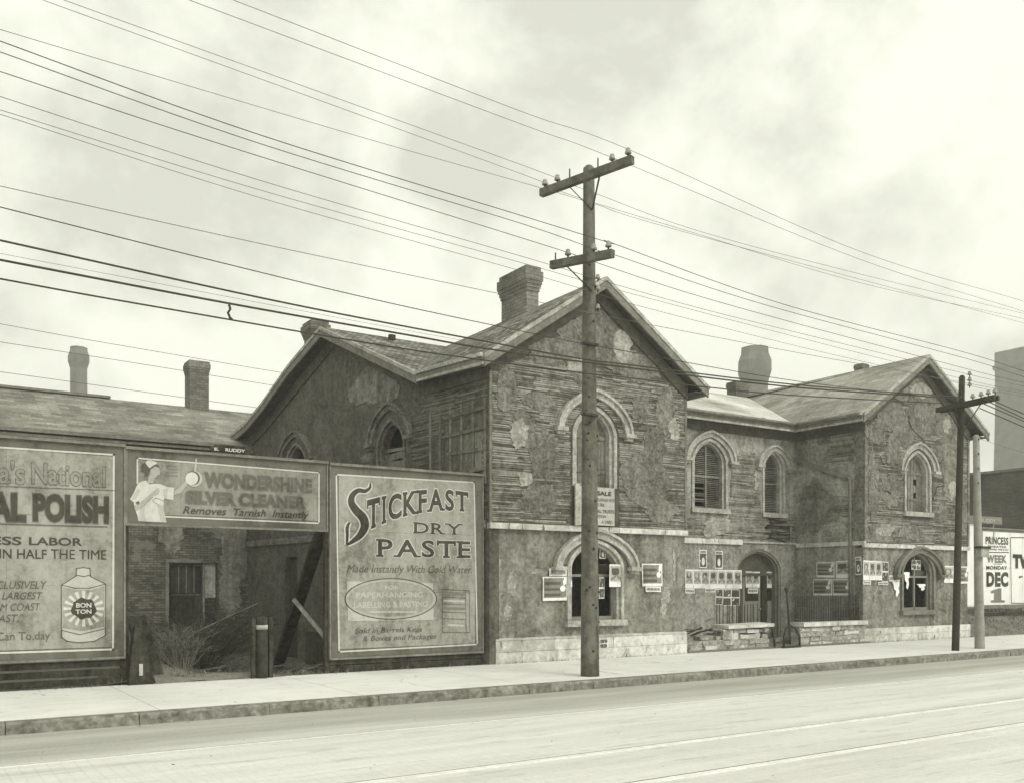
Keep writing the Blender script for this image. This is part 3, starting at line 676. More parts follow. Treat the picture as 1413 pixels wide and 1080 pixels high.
# --- hidden closing walls
mb = MB(); mb.box(9.7, 29.1, 29.6, 29.85, -1.2, 6.4); mb.box(mR-.25, mR-.01, 17.36, 20.1, -.3, 6.5); mb.box(mR-2.3, mR-2.1, 20.1, 29.6, -1, 6.4); mb.box(r2L+.02, r2L+.22, 20.12, 29.6, -1, 6.4)
mb.build('back_wall', MAT['stuccodark'], house)
struct_floor = MB().box(10.9, 28.8, 20.2, 29.5, 2.98, 3.08); struct_floor.box(10.9, 16.1, 17.4, 20.0, 2.98, 3.08); struct_floor.box(24.05, 28.8, 17.7, 20.1, 2.86, 2.92)
struct_floor.build('upper_floor', MAT['darkwood'], house)
# --- roofs
YF, YF2, YJ = 17.05-ROV, 17.3-ROV, 24.2
wA = Vector((10.28, YF, 6.56)); wB = WS(2.25, 6.62, .4); wT = WS(7.15, 8.72, .4); J = Vector((AP[0], YJ, 8.74))
apf = Vector((AP[0], YF, 8.76)); eR = Vector((16.80, YF, 6.62)); eR2 = Vector((16.80, 19.42, 6.62))
mb = MB()
roofslab(mb, [apf, wA, wB]); roofslab(mb, [apf, wB, J]); roofslab(mb, [apf, eR, eR2]); roofslab(mb, [apf, eR2, J])
roofslab(mb, [wT, wB, J])
north = [wT, WS(9.2, 8.06, .4), WS(11.2, 7.22, .4), WS(12.4, 6.82, .4), WS(13.75, 6.58, .4)]
for k in range(len(north)-1):
    p, q = north[k], north[k+1]; p2 = Vector((15.0, p.y, p.z)); q2_ = Vector((15.0, q.y, q.z))
    roofslab(mb, [p, q, q2_]); roofslab(mb, [p, q2_, p2])
rof = mb.build('roof', MAT['shingle'], house); rof['label'] = 'ragged wood shingle roof of the near gables'
mb = MB(); RJ = Vector((AP2[0], YJ, 8.62)); RL = Vector((AP[0], YJ, 8.5))
e0 = Vector((16.6, 19.42, 6.66)); e1 = Vector((23.28, 19.42, 6.66))
roofslab(mb, [e0, e1, RJ]); roofslab(mb, [e0, RJ, RL])
rof2 = mb.build('roof', MAT['tin'], house); rof2['label'] = 'pale low roof over the recessed middle'
apr = Vector((AP2[0], YF2, 8.76)); wl = Vector((23.26, YF2, 6.66)); er = Vector((29.76, YF2, 6.66))
mb = MB(); roofslab(mb, [apr, wl, e1+Vector((0, 0, .004))]); roofslab(mb, [apr, e1+Vector((0, 0, .004)), RJ+Vector((0, 0, .01))])
roofslab(mb, [apr, er, Vector((29.76, 28, 6.66))]); roofslab(mb, [apr, Vector((29.76, 28, 6.66)), Vector((AP2[0], 28, 8.76))])
for x0, x1 in ((9.6, 29.7),): roofslab(mb, [Vector((x0, 30.2, 6.3)), Vector((x1, 30.2, 6.3)), Vector((x1, YJ, 8.45))]); roofslab(mb, [Vector((x0, 30.2, 6.3)), Vector((x1, YJ, 8.45)), Vector((11.5, YJ+.4, 8.3))])
rof3 = mb.build('roof', MAT['slate'], house); rof3['label'] = 'grey banded roof of the right gable'
# rake boards, fascias and gutters
tl, td = MB(), MB()
def rake(p, q, n, w=.20):
    n = Vector(n)*.03
    board_line(tl, p, q, .09, .06, .0, n); board_line(td, p, q, w, .05, .075, n*.4)
for p, q in ((apf, wA), (apf, eR), (apr, wl), (apr, er)): rake(p, q, (0, -1, 0))
for p, q in ((wT, wB), *[(north[k], north[k+1]) for k in range(len(north)-1)]): rake(p, q, WS.n)
for p, q, n in ((wA, wB, (-1, 0, 0)), (e0, e1, (0, -1, 0)), (wl, e1, (-1, 0, 0)), (eR, eR2, (1, 0, 0))):
    n = Vector(n); board_line(tl, p, q, .08, .09, -.015, n*.05); board_line(td, p, q, .10, .05, .066, n*.02); board_line(tl, p, q, .06, .06, .168, n*.01)
tl.build('fascia', MAT['trim'], rof); td.build('fascia', MAT['trimdark'], rof)
mb = MB()
for p, q, n in ((e0, e1, (0, -1, 0)), (wl, e1, (-1, 0, 0))):
    n = Vector(n); u = (q-p).normalized()
    mb.tube([p+n*.13-Vector((0, 0, .02)), q+n*.13-u*.13*0-Vector((0, 0, .02))], .05, 8)
    L = (q-p).length
    for t in (.3, .8) if L > 4 else (.35, .75): c = p+u*L*t; mb.beam(c+n*.2+Vector((0, 0, -.02)), c-n*.15+Vector((0, 0, .12)), .03, .015)
mb.build('gutter', MAT['trimdark'], rof2)
# soffits, gable friezes and painted bands of eave shade
mb = MB()
def soff(p, q, inward, z=.16):
    i = Vector(inward); d = Vector((0, 0, z)); mb.prism([p-d, q-d, q+i-d, p+i-d], (0, 0, -.02))
soff(wA, wB, (.36, 0, 0)); soff(e0, e1, (0, .4, 0)); soff(wl, e1, (.5, 0, 0)); soff(eR, eR2, (-.44, 0, 0)); soff(er, er+Vector((0, 8, 0)), (-.6, 0, 0))
def frieze_and_shade(F, pts, w, d):
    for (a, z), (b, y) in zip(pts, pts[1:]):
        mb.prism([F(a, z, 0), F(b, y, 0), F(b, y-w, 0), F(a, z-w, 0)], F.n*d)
frieze_and_shade(MF, [(mL-.02, 6.62), (AP[0], 8.6), (mR+.02, 6.62)], .34, .05)
frieze_and_shade(RF, [(r2L-.02, 6.7), (AP2[0], 8.6), (r2R+.02, 6.66)], .32, .05)
frieze_and_shade(WS, [(0, 6.46), (2.5, 6.46)], .3, .05); frieze_and_shade(WS, [(2.5, 6.50), (7.1, 8.58), (10.2, 7.45), (11.8, 6.85), (13.2, 6.45)], .36, .055)
frieze_and_shade(RC, [(rL, 6.5), (rR, 6.5)], .28, .04); frieze_and_shade(RS, [(17.3, 6.5), (19.8, 6.5)], .28, .04)  # no boards here: dark bands paint the eaves' shade onto both walls
mb.build('frieze_and_shade', MAT['soffit'], rof); SOFF.build('soffit', MAT['soffit'], rof); SOFF = MB()
# brackets at the west valley and the front corner
mb = MB(); mb.prism([WS(2.75, 6.1, 0), WS(2.75, 5.75, 0), WS(2.75, 6.1, .3)], WS.u*.14); mb.build('bracket', MAT['plaster'], house)
# chimneys
def chimney(parent, x0, x1, y0, y1, z0, z1, mat='brickch', cap=.35, name='chimney', flare=.07):
    mb = MB(); mb.box(x0, x1, y0, y1, z0, z1-cap)
    n = 4
    for k in range(n): e = flare*(k+1)/n; mb.box(x0-e, x1+e, y0-e, y1+e, z1-cap+.001+k*cap*.14, z1-cap+(k+1)*cap*.14)
    mb.box(x0-flare, x1+flare, y0-flare, y1+flare, z1-cap*.44+.002, z1-cap*.2); mb.box(x0-flare*.5, x1+flare*.5, y0-flare*.5, y1+flare*.5, z1-cap*.2+.001, z1)
    return mb.build(name, MAT[mat], parent)
cx0 = 13.25
r = ray(727, 440); ycn = cx0/r[0]*r[1]; cy1 = onX(692, 440, cx0)[0]; cx1 = onY(743, 430, ycn)[0]
ztop = EYE+(HZ-366)/FPX*(ycn*FW[1]+cx0*FW[0])
chimney(rof, cx0, cx1, ycn, cy1, 7.6, ztop, cap=.62, flare=.09)
chimney(rof, 10.75, 11.25, 27.7, 28.35, 6.8, 9.92, cap=.5, flare=.09)
chimney(rof2, 25.85, 26.5, 24.3, 24.75, 7.8, 9.2, cap=.25, flare=.03)
chimney(rof3, 26.62, 26.92, 19.45, 19.75, 8.2, 9.0, cap=.2, flare=.03)

# ------------------------------------------------------------------ the brick wing to the left
wing = thing('brick_wing', 'long sooty brick wing with low grey roof behind the hoardings on the left', 'building', (2, 30.3, -.5))
wx0, wz0 = onY(233, 862, LWY); wx1, wz1 = onY(300, 776, LWY); wz0 = min(wz0, .45)
EZ = onY(100, 595, LWY-.4)[1]; RZ = onY(100, 545, LWY+3.4)[1]
MB().fprism(LW, [(-40, -1.3), (9.6, -1.3), (9.6, EZ), (-40, EZ)], -.3, 0, [[(wx0, wz0), (wx1, wz0), (wx1, wz1), (wx0, wz1)]]).build('wall', MAT['brickwing'], wing)
MB().box(-40, 11.5, LWY+6.8, LWY+7, -1.3, EZ).build('wall', MAT['brickwing'], wing)
mb = MB(); roofslab(mb, [(-40, LWY-.45, EZ), (9.9, LWY-.45, EZ), (12.6, LWY+3.4, RZ)]); roofslab(mb, [(-40, LWY-.45, EZ), (12.6, LWY+3.4, RZ), (-40, LWY+3.4, RZ)])
roofslab(mb, [(-40, LWY+7.2, EZ), (12, LWY+7.2, EZ), (12, LWY+3.4, RZ)]); roofslab(mb, [(-40, LWY+7.2, EZ), (12, LWY+3.4, RZ), (-40, LWY+3.4, RZ)])
wr = mb.build('roof', MAT['slatedark'], wing)
mb = MB(); board_line(mb, (-40, LWY-.45, EZ), (9.3, LWY-.45, EZ), .1, .1, .02, (0, -.05, 0)); board_line(mb, (-40, LWY-.45, EZ), (9.3, LWY-.45, EZ), .08, .05, .16, (0, .0, 0))
mb.box(-40, onY(152, 555, LWY+3.4)[0], LWY+3.3, LWY+3.5, RZ+.01, RZ+.09)
mb.build('fascia', MAT['trimdark'], wr)
MB().box(-40, 9.5, LWY-.4, LWY-.05, EZ-.26, EZ-.2).fbox(LW, -40, 9.5, EZ-.62, EZ-.27, .002, .05).build('soffit', MAT['darkwood'], wr)
a0, _ = onY(259, 560, LWY+3.4); a1, zt = onY(285, 504, LWY+3.4); chimney(wr, a0, a1, LWY+3.1, LWY+3.8, RZ-.8, zt+.05, cap=.42, flare=.05)
mb = MB(); n = 6; w = (wx1-wx0)/n
for k in range(4): mb.fbox(LW, wx0+.1+k*w*.95, wx0+.1+(k+1)*w*.95-.015, wz0+.05, wz0+.95, -.22, -.18); mb.fbox(LW, wx0+.1+k*w*.95, wx0+.1+(k+1)*w*.95-.015, wz0+1.0, wz1-.1, -.22, -.19)
mb.fbox(LW, wx0+.0, wx1, wz0+.95, wz0+1.0, -.25, -.15)
ms = MB(); ms.fbox(LW, wx0+.1, wx0+1.15, wz0+.93, wz0+.97, -.178, -.15)
for k in (1, 2, 3): ms.fbox(LW, wx0+.08+k*w*.95, wx0+.11+k*w*.95, wz0+.98, wz1-.1, -.178, -.16)
wn = mb.build('window', MAT['darkwood'], wing); wn['label'] = 'broad ground floor window boarded with dark planks'; ms.build('sash_bar', MAT['trimdark'], wn)
mb = MB(); mb.fbox(LW, wx0-.1, wx0, wz0-.3, wz1, -.1, .02); mb.fbox(LW, wx1-.45, wx1-.38, wz0, wz1, -.15, -.05); mb.fbox(LW, wx0-.1, wx0+1.0, wz1, wz1+.1, -.1, .03)
mb.build('frame', MAT['trimdark'], wn)
MB().fbox(LW, wx1-.36, wx1-.03, wz0+.85, wz1-.05, -.16, -.12).build('blind', MAT['trim'], wn)
mb = PatchBin(); lo = [(-30, -.9), (9.5, -.9), (9.5, EZ-.65), (-30, EZ-.65)]
wv = [[(wx0-.2, wz0-.3), (wx1+.05, wz0-.3), (wx1+.05, wz1+.15), (wx0-.2, wz1+.15)]]
patches(mb, LW, [(9.1, 2.6, .45, 1.0), (8.95, 1.4, .38, .75), (9.2, 3.3, .3, .4), (8.9, 3.4, .5, .3)], lo, wv, .002, .02)
patches(mb, LW, [(7.15, 3.2, .35, .45)], lo, wv, .002, .02); mb.build('plaster', MAT['stucco'], wing)

# ------------------------------------------------------------------ factory block at the right edge, chimneys in the distance
fac = thing('factory', 'plain dark brick factory block behind the theatre billboard', 'building', (46, 22, 0))
FX = 42.0; fz = onX(1376, 652, FX)[1]
MB().box(FX, FX+30, 20.5, 60, -1.0, fz).build('wall', MAT['brickfar'], fac)
MB().box(FX-.06, FX+30.06, 20.44, 60.06, fz+.003, fz+.12).build('coping', MAT['trimdark'], fac)
def far_chimney(pl, pr, ptop, pbase, Y, label, octo=True):
    x0, zt = onY(pl, ptop, Y); x1, _ = onY(pr, ptop, Y); c = (x0+x1)/2; rr = ray((pl+pr)/2, 800); hw = (x1-x0)/2*rr[1]/math.hypot(rr[0], rr[1])*.86
    t = thing('factory_chimney', label, 'chimney', (c, Y, 0), 'factory chimneys beyond the roofs')
    H = zt; n = 8 if octo else 4; ph = math.pi/8 if octo else math.pi/4+.0
    def rg(z, w): return [(c+w*math.cos(ph+2*math.pi*k/n), Y+w*math.sin(ph+2*math.pi*k/n), z) for k in range(n)]
    def stack(mb, prof):
        for (z0, w0), (z1, w1) in zip(prof, prof[1:]):
            a, b = rg(z0, w0), rg(z1, w1)
            for k in range(n): mb.face([a[k], a[(k+1) % n], b[(k+1) % n], b[k]])
        mb.face(rg(*prof[-1])); return mb
    k = 1.0 if octo else 1.414
    hh = hw*2.2
    stack(MB(), [(-1, hw*1.12*k), (H-hh*1.15, hw*.98*k)]).build('shaft', MAT['farch'], t)
    stack(MB(), [(H-hh*1.149, hw*.99*k), (H-hh*.8, hw*1.24*k), (H-hh*.45, hw*1.24*k), (H-hh*.2, hw*1.02*k), (H, hw*1.0*k)] if octo else
          [(H-hh*1.149, hw*.985*k), (H-hh*.42, hw*.99*k), (H-hh*.36, hw*1.07*k), (H-hh*.30, hw*1.07*k), (H-hh*.29, hw*1.0*k), (H, hw*1.0*k)]).build('crown', MAT['farch'], t)
far_chimney(94, 123, 478, 551, 165, 'slender hazy factory chimney beyond the long low roof on the left')
far_chimney(1018, 1064, 476, 552, 110, 'hazy brick chimney with swollen crown rising behind the middle roof')
far_chimney(1377, 1452, 475, 652, 110, 'massive square hazy chimney above the factory at the right edge', False)

# ------------------------------------------------------------------ lettering
def glyphs(s, offset=0.0, shear=0.0, space=1.0):
    cu = bpy.data.curves.new('t', 'FONT'); cu.body = s; cu.offset = offset; cu.shear = shear; cu.space_character = space; cu.resolution_u = 4
    o = bpy.data.objects.new('t', cu); me = bpy.data.meshes.new_from_object(o)
    V = [tuple(v.co[:2]) for v in me.vertices]; Fc = [tuple(p.vertices) for p in me.polygons]
    bpy.data.objects.remove(o); bpy.data.curves.remove(cu); bpy.data.meshes.remove(me)
    par = list(range(len(V)))
    def root(i):
        while par[i] != i: par[i] = par[par[i]]; i = par[i]
        return i
    for f in Fc:
        for k in f[1:]: par[root(k)] = root(f[0])
    ids = {}
    V = [(v[0], v[1], (ids.setdefault(root(i), len(ids)) % 3)*.8) for i, v in enumerate(V)]
    return V, Fc
def fit(V, box=None):
    b = box or (min(v[0] for v in V), max(v[0] for v in V), min(v[1] for v in V), max(v[1] for v in V))
    return [((v[0]-b[0])/(b[1]-b[0]), (v[1]-b[2])/(b[3]-b[2])) + tuple(v[2:]) for v in V], b
SER = {'T': [(.5, 0)], 'I': [(.5, 0), (.5, 1)], 'K': [(.13, 0), (.13, 1), (.88, 0), (.85, 1)], 'F': [(.16, 0), (.16, 1)], 'A': [(.06, 0), (.94, 0)],
       'D': [(.12, 0), (.12, 1)], 'R': [(.13, 0), (.9, 0), (.13, 1)], 'Y': [(.5, 0), (.06, 1), (.94, 1)], 'P': [(.14, 0), (.14, 1)], 'E': [(.14, 0), (.14, 1)], 'H': [(.13, 0), (.13, 1), (.87, 0), (.87, 1)]}
def serif_word(s, offset, grow):
    V, Fc = [], []; x = 0
    for ch in s:
        v, f = glyphs(ch, offset); v0, _ = glyphs(ch, .03)
        b = (min(p[0] for p in v0), max(p[0] for p in v0), min(p[1] for p in v0), max(p[1] for p in v0)); w = (b[1]-b[0])*1.12
        if ch == 'I': w = .30
        i = len(V)
        for p in v: V.append((x+(p[0]-b[0])/(b[1]-b[0])*w if ch != 'I' else x+.15+(p[0]-(b[0]+b[1])/2), (p[1]-b[2])/(b[3]-b[2])*.74))
        Fc += [tuple(i+k for k in q) for q in f]
        for fx, fz in SER.get(ch, ()):
            cxx = x+fx*w; hw = .135+grow; z0, z1 = (-grow, .085+grow) if fz == 0 else (.74-.085-grow, .74+grow)
            i = len(V); V += [(cxx-hw, z0, 1), (cxx+hw, z0, 1), (cxx+hw, z1, 1), (cxx-hw, z1, 1)]; Fc.append((i, i+1, i+2, i+3))
        if ch == 'T':
            for fx in (0.03, .97):
                cxx = x+fx*w; i = len(V); V += [(cxx-.04-grow, .52-grow, 2), (cxx+.04+grow, .52-grow, 2), (cxx+.04+grow, .74+grow, 2), (cxx-.04-grow, .74+grow, 2)]; Fc.append((i, i+1, i+2, i+3))
        x += w+.10
    return V, Fc
class Sign:                                       # paint on a billboard, measured in photo pixels on its plane
    def __init__(s, parent, Y, d0=.004): s.p = parent; s.Y = Y; s.d = d0; s.k = 0
    def q(s, px, py): return onY(px, py, s.Y)
    def place(s, V, Fc, mat, d, name='lettering'):
        me_mb = MB(); F = Frame((0, s.Y, 0), (1, 0, 0), (0, -1, 0))
        me_mb.v = [F(p[0], p[1], d+(p[2]*.0004 if len(p) > 2 else 0)) for p in V]; me_mb.f = [tuple(f) for f in Fc]; me_mb.sm = [False]*len(Fc)
        return me_mb.build(name, MAT[mat], s.p, recalc=False)
    def text(s, t, xl, xr, yt, yb, mat='letter', off=.02, shear=0, outline=None, d=None, serif=False, warp=None, name='lettering', space=1.0):
        """xl/xr photo x of the ends; yt/yb photo y of cap top and base at the middle of the word"""
        d = d or s.d+.004; xm = (xl+xr)/2
        if 'M' in t and off < .03 and not serif: off = .0
        zt = s.q(xm, yt)[1]; zb = s.q(xm, yb)[1]; a0 = s.q(xl, yb)[0]; a1 = s.q(xr, yb)[0]
        V, Fc = serif_word(t, off, 0) if serif else glyphs(t, off, shear, space)
        N, b = fit(V)
        def mp(u, v): return warp(u, v) if warp else (a0+(a1-a0)*u, zb+(zt-zb)*v)
        if outline:
            V2, F2 = serif_word(t, off+outline[1], outline[1]*.8) if serif else glyphs(t, off+outline[1], shear, space)
            N2, _ = fit(V2, b); s.place([mp(*p[:2])+tuple(p[2:]) for p in N2], F2, outline[0], d-.003, name='outline')
        s.place([mp(*p[:2])+tuple(p[2:]) for p in N], Fc, mat, d, name)
    def poly(s, pts, mat, d, name='painted_shape'):
        mb = MB(); F = Frame((0, s.Y, 0), (1, 0, 0), (0, -1, 0)); P = [F(*s.q(*p), d) for p in pts]
        for t in tessellate_polygon([P]): mb.face([P[i] for i in t])
        return mb.build(name, MAT[mat], s.p, recalc=False)
    def lines(s, segs, w, mat, d, name='painted_line'):
        mb = MB(); F = Frame((0, s.Y, 0), (1, 0, 0), (0, -1, 0))
        for pts in segs:
            Q = [s.q(*p) for p in pts]
            for (a, z), (b, y) in zip(Q, Q[1:]):
                L = math.hypot(b-a, y-z) or 1; nx, nz = -(y-z)/L*w/2, (b-a)/L*w/2; ex, ez = (b-a)/L*w/2, (y-z)/L*w/2
                mb.face([F(a-ex-nx, z-ez-nz, d), F(b+ex-nx, y+ez-nz, d), F(b+ex+nx, y+ez+nz, d), F(a-ex+nx, z-ez+nz, d)])
        return mb.build(name, MAT[mat], s.p, recalc=False)
    def ribbon(s, pts, mat, d, grow=0, name='lettering'):
        F = Frame((0, s.Y, 0), (1, 0, 0), (0, -1, 0)); mb = MB(); C = []
        n = len(pts)
        for k in range(n-1):                       # Catmull-Rom through centre line and width
            p0, p1, p2, p3 = pts[max(k-1, 0)], pts[k], pts[k+1], pts[min(k+2, n-1)]
            for t in [j/6 for j in range(6)]:
                C.append(tuple(.5*((2*b)+(-a+c)*t+(2*a-5*b+4*c-e)*t*t+(-a+3*b-3*c+e)*t**3) for a, b, c, e in zip(p0, p1, p2, p3)))
        C.append(pts[-1]); Lf, Rt = [], []
        for k, (x, y, w) in enumerate(C):
            x0, y0, _ = C[max(k-1, 0)]; x1, y1, _ = C[min(k+1, len(C)-1)]; L = math.hypot(x1-x0, y1-y0) or 1; nx, ny = -(y1-y0)/L, (x1-x0)/L
            h = w/2+grow; Lf.append(F(*s.q(x+nx*h, y+ny*h), d)); Rt.append(F(*s.q(x-nx*h, y-ny*h), d))
        for k in range(len(C)-1): mb.face([Lf[k], Lf[k+1], Rt[k+1], Rt[k]])
        return mb.build(name, MAT[mat], s.p, recalc=False)
def billboard(label, x0, x1, z0, z1, Y=BBY, fw=.17, group='painted hoardings along the pavement', ground='board', slats=None, framemat='frame'):
    t = thing('billboard', label, 'billboard', ((x0+x1)/2, Y, 0), group)
    F = Frame((0, Y, 0), (1, 0, 0), (0, -1, 0))
    mb = MB(); n = max(1, round((z1-z0-.2)/1.2)); hh = (z1-z0-.1)/n
    for k in range(n): mb.fbox(F, x0+.05, x1-.05, z0+.05+k*hh, z0+.05+(k+1)*hh-.004, -.03, .0)
    for a in (x0+(x1-x0)*.25, x0+(x1-x0)*.75): mb.fbox(F, a-.05, a+.05, z0, z1, -.13, -.031)
    mb.build('panel', MAT[ground], t)
    mb = MB()
    mb.fbox(F, x0, x0+fw, z0, z1, -.04, .006); mb.fbox(F, x1-fw, x1, z0, z1, -.04, .006); mb.fbox(F, x0+fw, x1-fw, z0, z0+fw, -.04, .005); mb.fbox(F, x0+fw, x1-fw, z1-fw, z1, -.04, .005)
    mb.build('frame', MAT[framemat], t)
    mb = MB(); mb.fbox(F, x0-.03, x1+.03, z1+.001, z1+.05, -.05, .06); mb.fbox(F, x0-.03, x0-.001, z0, z1, -.05, .03); mb.fbox(F, x1+.001, x1+.03, z0, z1, -.05, .03); mb.fbox(F, x0-.03, x1+.03, z0-.04, z0-.001, -.05, .04)
    mb.build('moulding', MAT['trimdark'], t)
    mb = MB(); k = x0+.9
    while k < x1-.3: mb.fbox(F, k, k+.006, z0+fw, z1-fw, .0005, .0022); k += rnd.uniform(.85, 1.0)
    mb.build('seam', MAT['mid'], t)
    if slats:
        for z in slats: MB().fbox(F, x0, x1, z, z+.11, -.06, -.02).build('base_slat', MAT['darkwood'], t)
    return t
# --- paste hoarding
c5 = lambda x, y: (440+x/3.857, 640+y/3.857)
pst = billboard('grey painted hoarding for dry paste with a big swash S, next to the house', 7.06, 10.52, .29, 4.05, slats=(.02, .15))
S = Sign(pst, BBY)
def S5(*a, **k):
    t, xl, xr, yt, yb = a; S.text(t, c5(xl, 0)[0], c5(xr, 0)[0], c5(0, yt)[1], c5(0, yb)[1], **k)
bd = [c5(92, 55), c5(825, 98), c5(842, 958), c5(107, 997), c5(92, 55)]
S.lines([bd], .03, 'white', .009, 'border')
sw = [(*c5(x, y), w/3.857) for x, y, w in ((273, 98, 7), (270, 125, 14), (246, 142, 20), (208, 140, 24), (178, 165, 30), (172, 203, 36), (196, 244, 42), (234, 285, 46), (243, 330, 44), (220, 375, 36), (184, 406, 24), (150, 428, 12))]
sf = [(*c5(x, y), w/3.857) for x, y, w in ((147, 428, 10), (150, 380, 15), (150, 335, 17), (163, 308, 10))]
S.ribbon(sw, 'white', .008, 1.9, 'outline'); S.ribbon(sf, 'white', .0075, 1.9, 'outline'); S.ribbon(sw, 'letter', .010); S.ribbon(sf, 'letter', .0105)
def interp(P, x):
    for (x0, y0), (x1, y1) in zip(P, P[1:]):
        if x <= x1: return y0+(y1-y0)*(x-x0)/(x1-x0)
    return P[-1][1]
TOP = [(250, 192), (330, 172), (420, 153), (510, 140), (600, 132), (690, 134), (800, 150)]
BOT = [(250, 356), (330, 322), (400, 294), (480, 270), (560, 256), (650, 246), (800, 252)]
def swarp(u, v):
    x = 255+u*540*(1.07-.07*u) if False else 255+540*u
    return S.q(*c5(x, interp(BOT, x)+(interp(TOP, x)-interp(BOT, x))*v))
S.text('TICKFAST', 0, 1, 0, 1, serif=True, off=.03, outline=('white', .035), warp=swarp, d=.010)
S5('DRY', 500, 768, 312, 372, serif=True, off=.02, outline=('white', .03), d=.010)
S5('PASTE', 303, 806, 402, 496, serif=True, off=.02, outline=('white', .03), d=.010)
S5('Made Instantly With Cold Water.', 148, 815, 537, 590, shear=.3, off=.012, mat='letterdim')
P = []
S.poly([c5(148, 622), c5(606, 632), c5(610, 828), c5(155, 834)], 'whitedim', .007, 'painted_panel')
for k in range(48): t = 2*math.pi*k/48; P.append(c5(382+243*math.cos(t), 716+108*math.sin(t)))
S.poly(P, 'skin', .009, 'painted_oval'); S.lines([P+[P[0]]], .02, 'letterdim', .011, 'painted_line')
P2 = [c5(382+226*math.cos(2*math.pi*k/48), 716+94*math.sin(2*math.pi*k/48)) for k in range(48)]; S.poly(P2, 'board', .0105, 'painted_oval')
for a in (('FOR', 350, 425, 645, 664), ('PAPERHANGING', 197, 553, 680, 709), ('LABELLING & PASTING', 185, 577, 730, 762)): S5(*a, mat='whitedim', off=.02, d=.014)
S.lines([[c5(x, 785), c5(x+w, 785.5)] for x, w in ((275, 14), (297, 60), (368, 10), (388, 50), (448, 22), (480, 35))], .04, 'whitedim', .014, 'worn_line')
S.lines([[c5(655, 665), c5(800, 672), c5(803, 895), c5(658, 893), c5(655, 665)], [c5(656, 706), c5(780, 712)], [c5(656, 742), c5(780, 748)], [c5(656, 785), c5(780, 790)], [c5(657, 820), c5(782, 825)], [c5(780, 671), c5(783, 894)]], .012, 'letterdim', .008, 'painted_table')
S.lines([[c5(672, 688), c5(772, 690)], [c5(668, 766), c5(772, 768)]], .05, 'mid', .0085, 'worn_line'); S.lines([[c5(668, 726), c5(768, 729)], [c5(690, 855), c5(770, 858)]], .045, 'whitedim', .0085, 'worn_line')
S5('Sold in Barrels Kegs', 190, 550, 868, 903, shear=.2, off=.005, mat='letterdim'); S5('& Boxes and Packages', 232, 625, 908, 943, shear=.2, off=.005, mat='letterdim')
# --- silver cleaner hoarding
c6 = lambda x, y: (160+x/4.558, 600+y/4.558)
wnd = billboard('long raised hoarding for silver cleaner showing a woman polishing a pan', 3.32, 6.97, 2.79, 4.07, ground='boarddim')
S = Sign(wnd, BBY)
def S6(*a, **k):
    t, xl, xr, yt, yb = a; S.text(t, c6(xl, 0)[0], c6(xr, 0)[0], c6(0, yt)[1], c6(0, yb)[1], **k)
S.lines([[c6(134, 300), c6(134, 144), c6(1276, 236), c6(1276, 553), c6(305, 511)]], .025, 'white', .009, 'border')
S6('WONDERSHINE', 555, 1232, 252, 345, off=.05, mat='letterdim', outline=('mid', .035), d=.013)
S6('SILVER CLEANER', 438, 1195, 366, 446, off=.05, mat='letterdim', outline=('mid', .035), d=.013)
S6('Removes  Tarnish  Instantly', 420, 1212, 462, 522, off=.008, shear=.3, mat='letter', d=.014)
c9 = lambda x, y: (160+x/9.821, 620+y/9.821)
def W9(pts, mat, d, nm='painted_woman'): return S.poly([c9(*p) for p in pts], mat, d, nm)
W9([(335, 230), (350, 195), (400, 165), (470, 200), (480, 260), (440, 310), (430, 360), (395, 365), (385, 315), (345, 300)], 'hair', .010, 'painted_hair')
W9([(470, 255), (500, 235), (545, 215), (570, 230), (585, 265), (600, 285), (592, 300), (600, 330), (590, 355), (575, 380), (545, 385), (520, 375), (505, 455), (420, 450), (440, 380), (460, 320)], 'skin', .011, 'painted_face')
W9([(465, 245), (540, 190), (575, 215), (590, 250), (560, 235), (520, 225), (480, 265)], 'hair', .012, 'painted_hair')
W9([(555, 345), (605, 335), (590, 380), (560, 385), (540, 375)], 'mid', .0125, 'painted_shade')
W9([(395, 175), (420, 145), (470, 140), (545, 170), (550, 190), (500, 215), (455, 250), (430, 225)], 'white', .013, 'painted_cap')
W9([(290, 470), (330, 435), (400, 415), (460, 470), (520, 460), (600, 465), (700, 505), (785, 515), (775, 680), (650, 660), (640, 740), (660, 880), (685, 985), (300, 965), (290, 890), (250, 790), (240, 710), (190, 670), (240, 580)], 'white', .010, 'painted_blouse')
W9([(790, 560), (860, 510), (940, 420), (985, 440), (960, 480), (870, 590), (800, 612), (783, 612)], 'skin', .011, 'painted_arm')
W9([(245, 760), (300, 730), (400, 650), (490, 580), (540, 530), (580, 520), (590, 555), (570, 610), (520, 620), (440, 690), (330, 800), (265, 830)], 'skin', .014, 'painted_arm')
W9([(262, 712), (310, 690), (318, 730), (285, 745)], 'hair', .0145, 'painted_shade')
S.lines([[c9(490, 690), c9(540, 650), c9(640, 690)], [c9(500, 700), c9(600, 760)], [c9(330, 800), c9(430, 700), c9(500, 640)]], .008, 'mid', .015, 'painted_fold')
def disc(cx, cy, r, mat, d, nm): return S.poly([c9(cx+r*math.cos(2*math.pi*k/28), cy+r*math.sin(2*math.pi*k/28)) for k in range(28)], mat, d, nm)
W9([(300, 960), (330, 800), (400, 720), (380, 860), (400, 965)], 'whitedim', .0145, 'painted_shade'); W9([(560, 760), (640, 745), (655, 880), (680, 980), (610, 975)], 'whitedim', .0145, 'painted_shade'); W9([(240, 600), (300, 520), (330, 560), (270, 670), (210, 675)], 'whitedim', .0145, 'painted_shade'); W9([(640, 540), (700, 520), (690, 660), (650, 655)], 'whitedim', .0145, 'painted_shade')
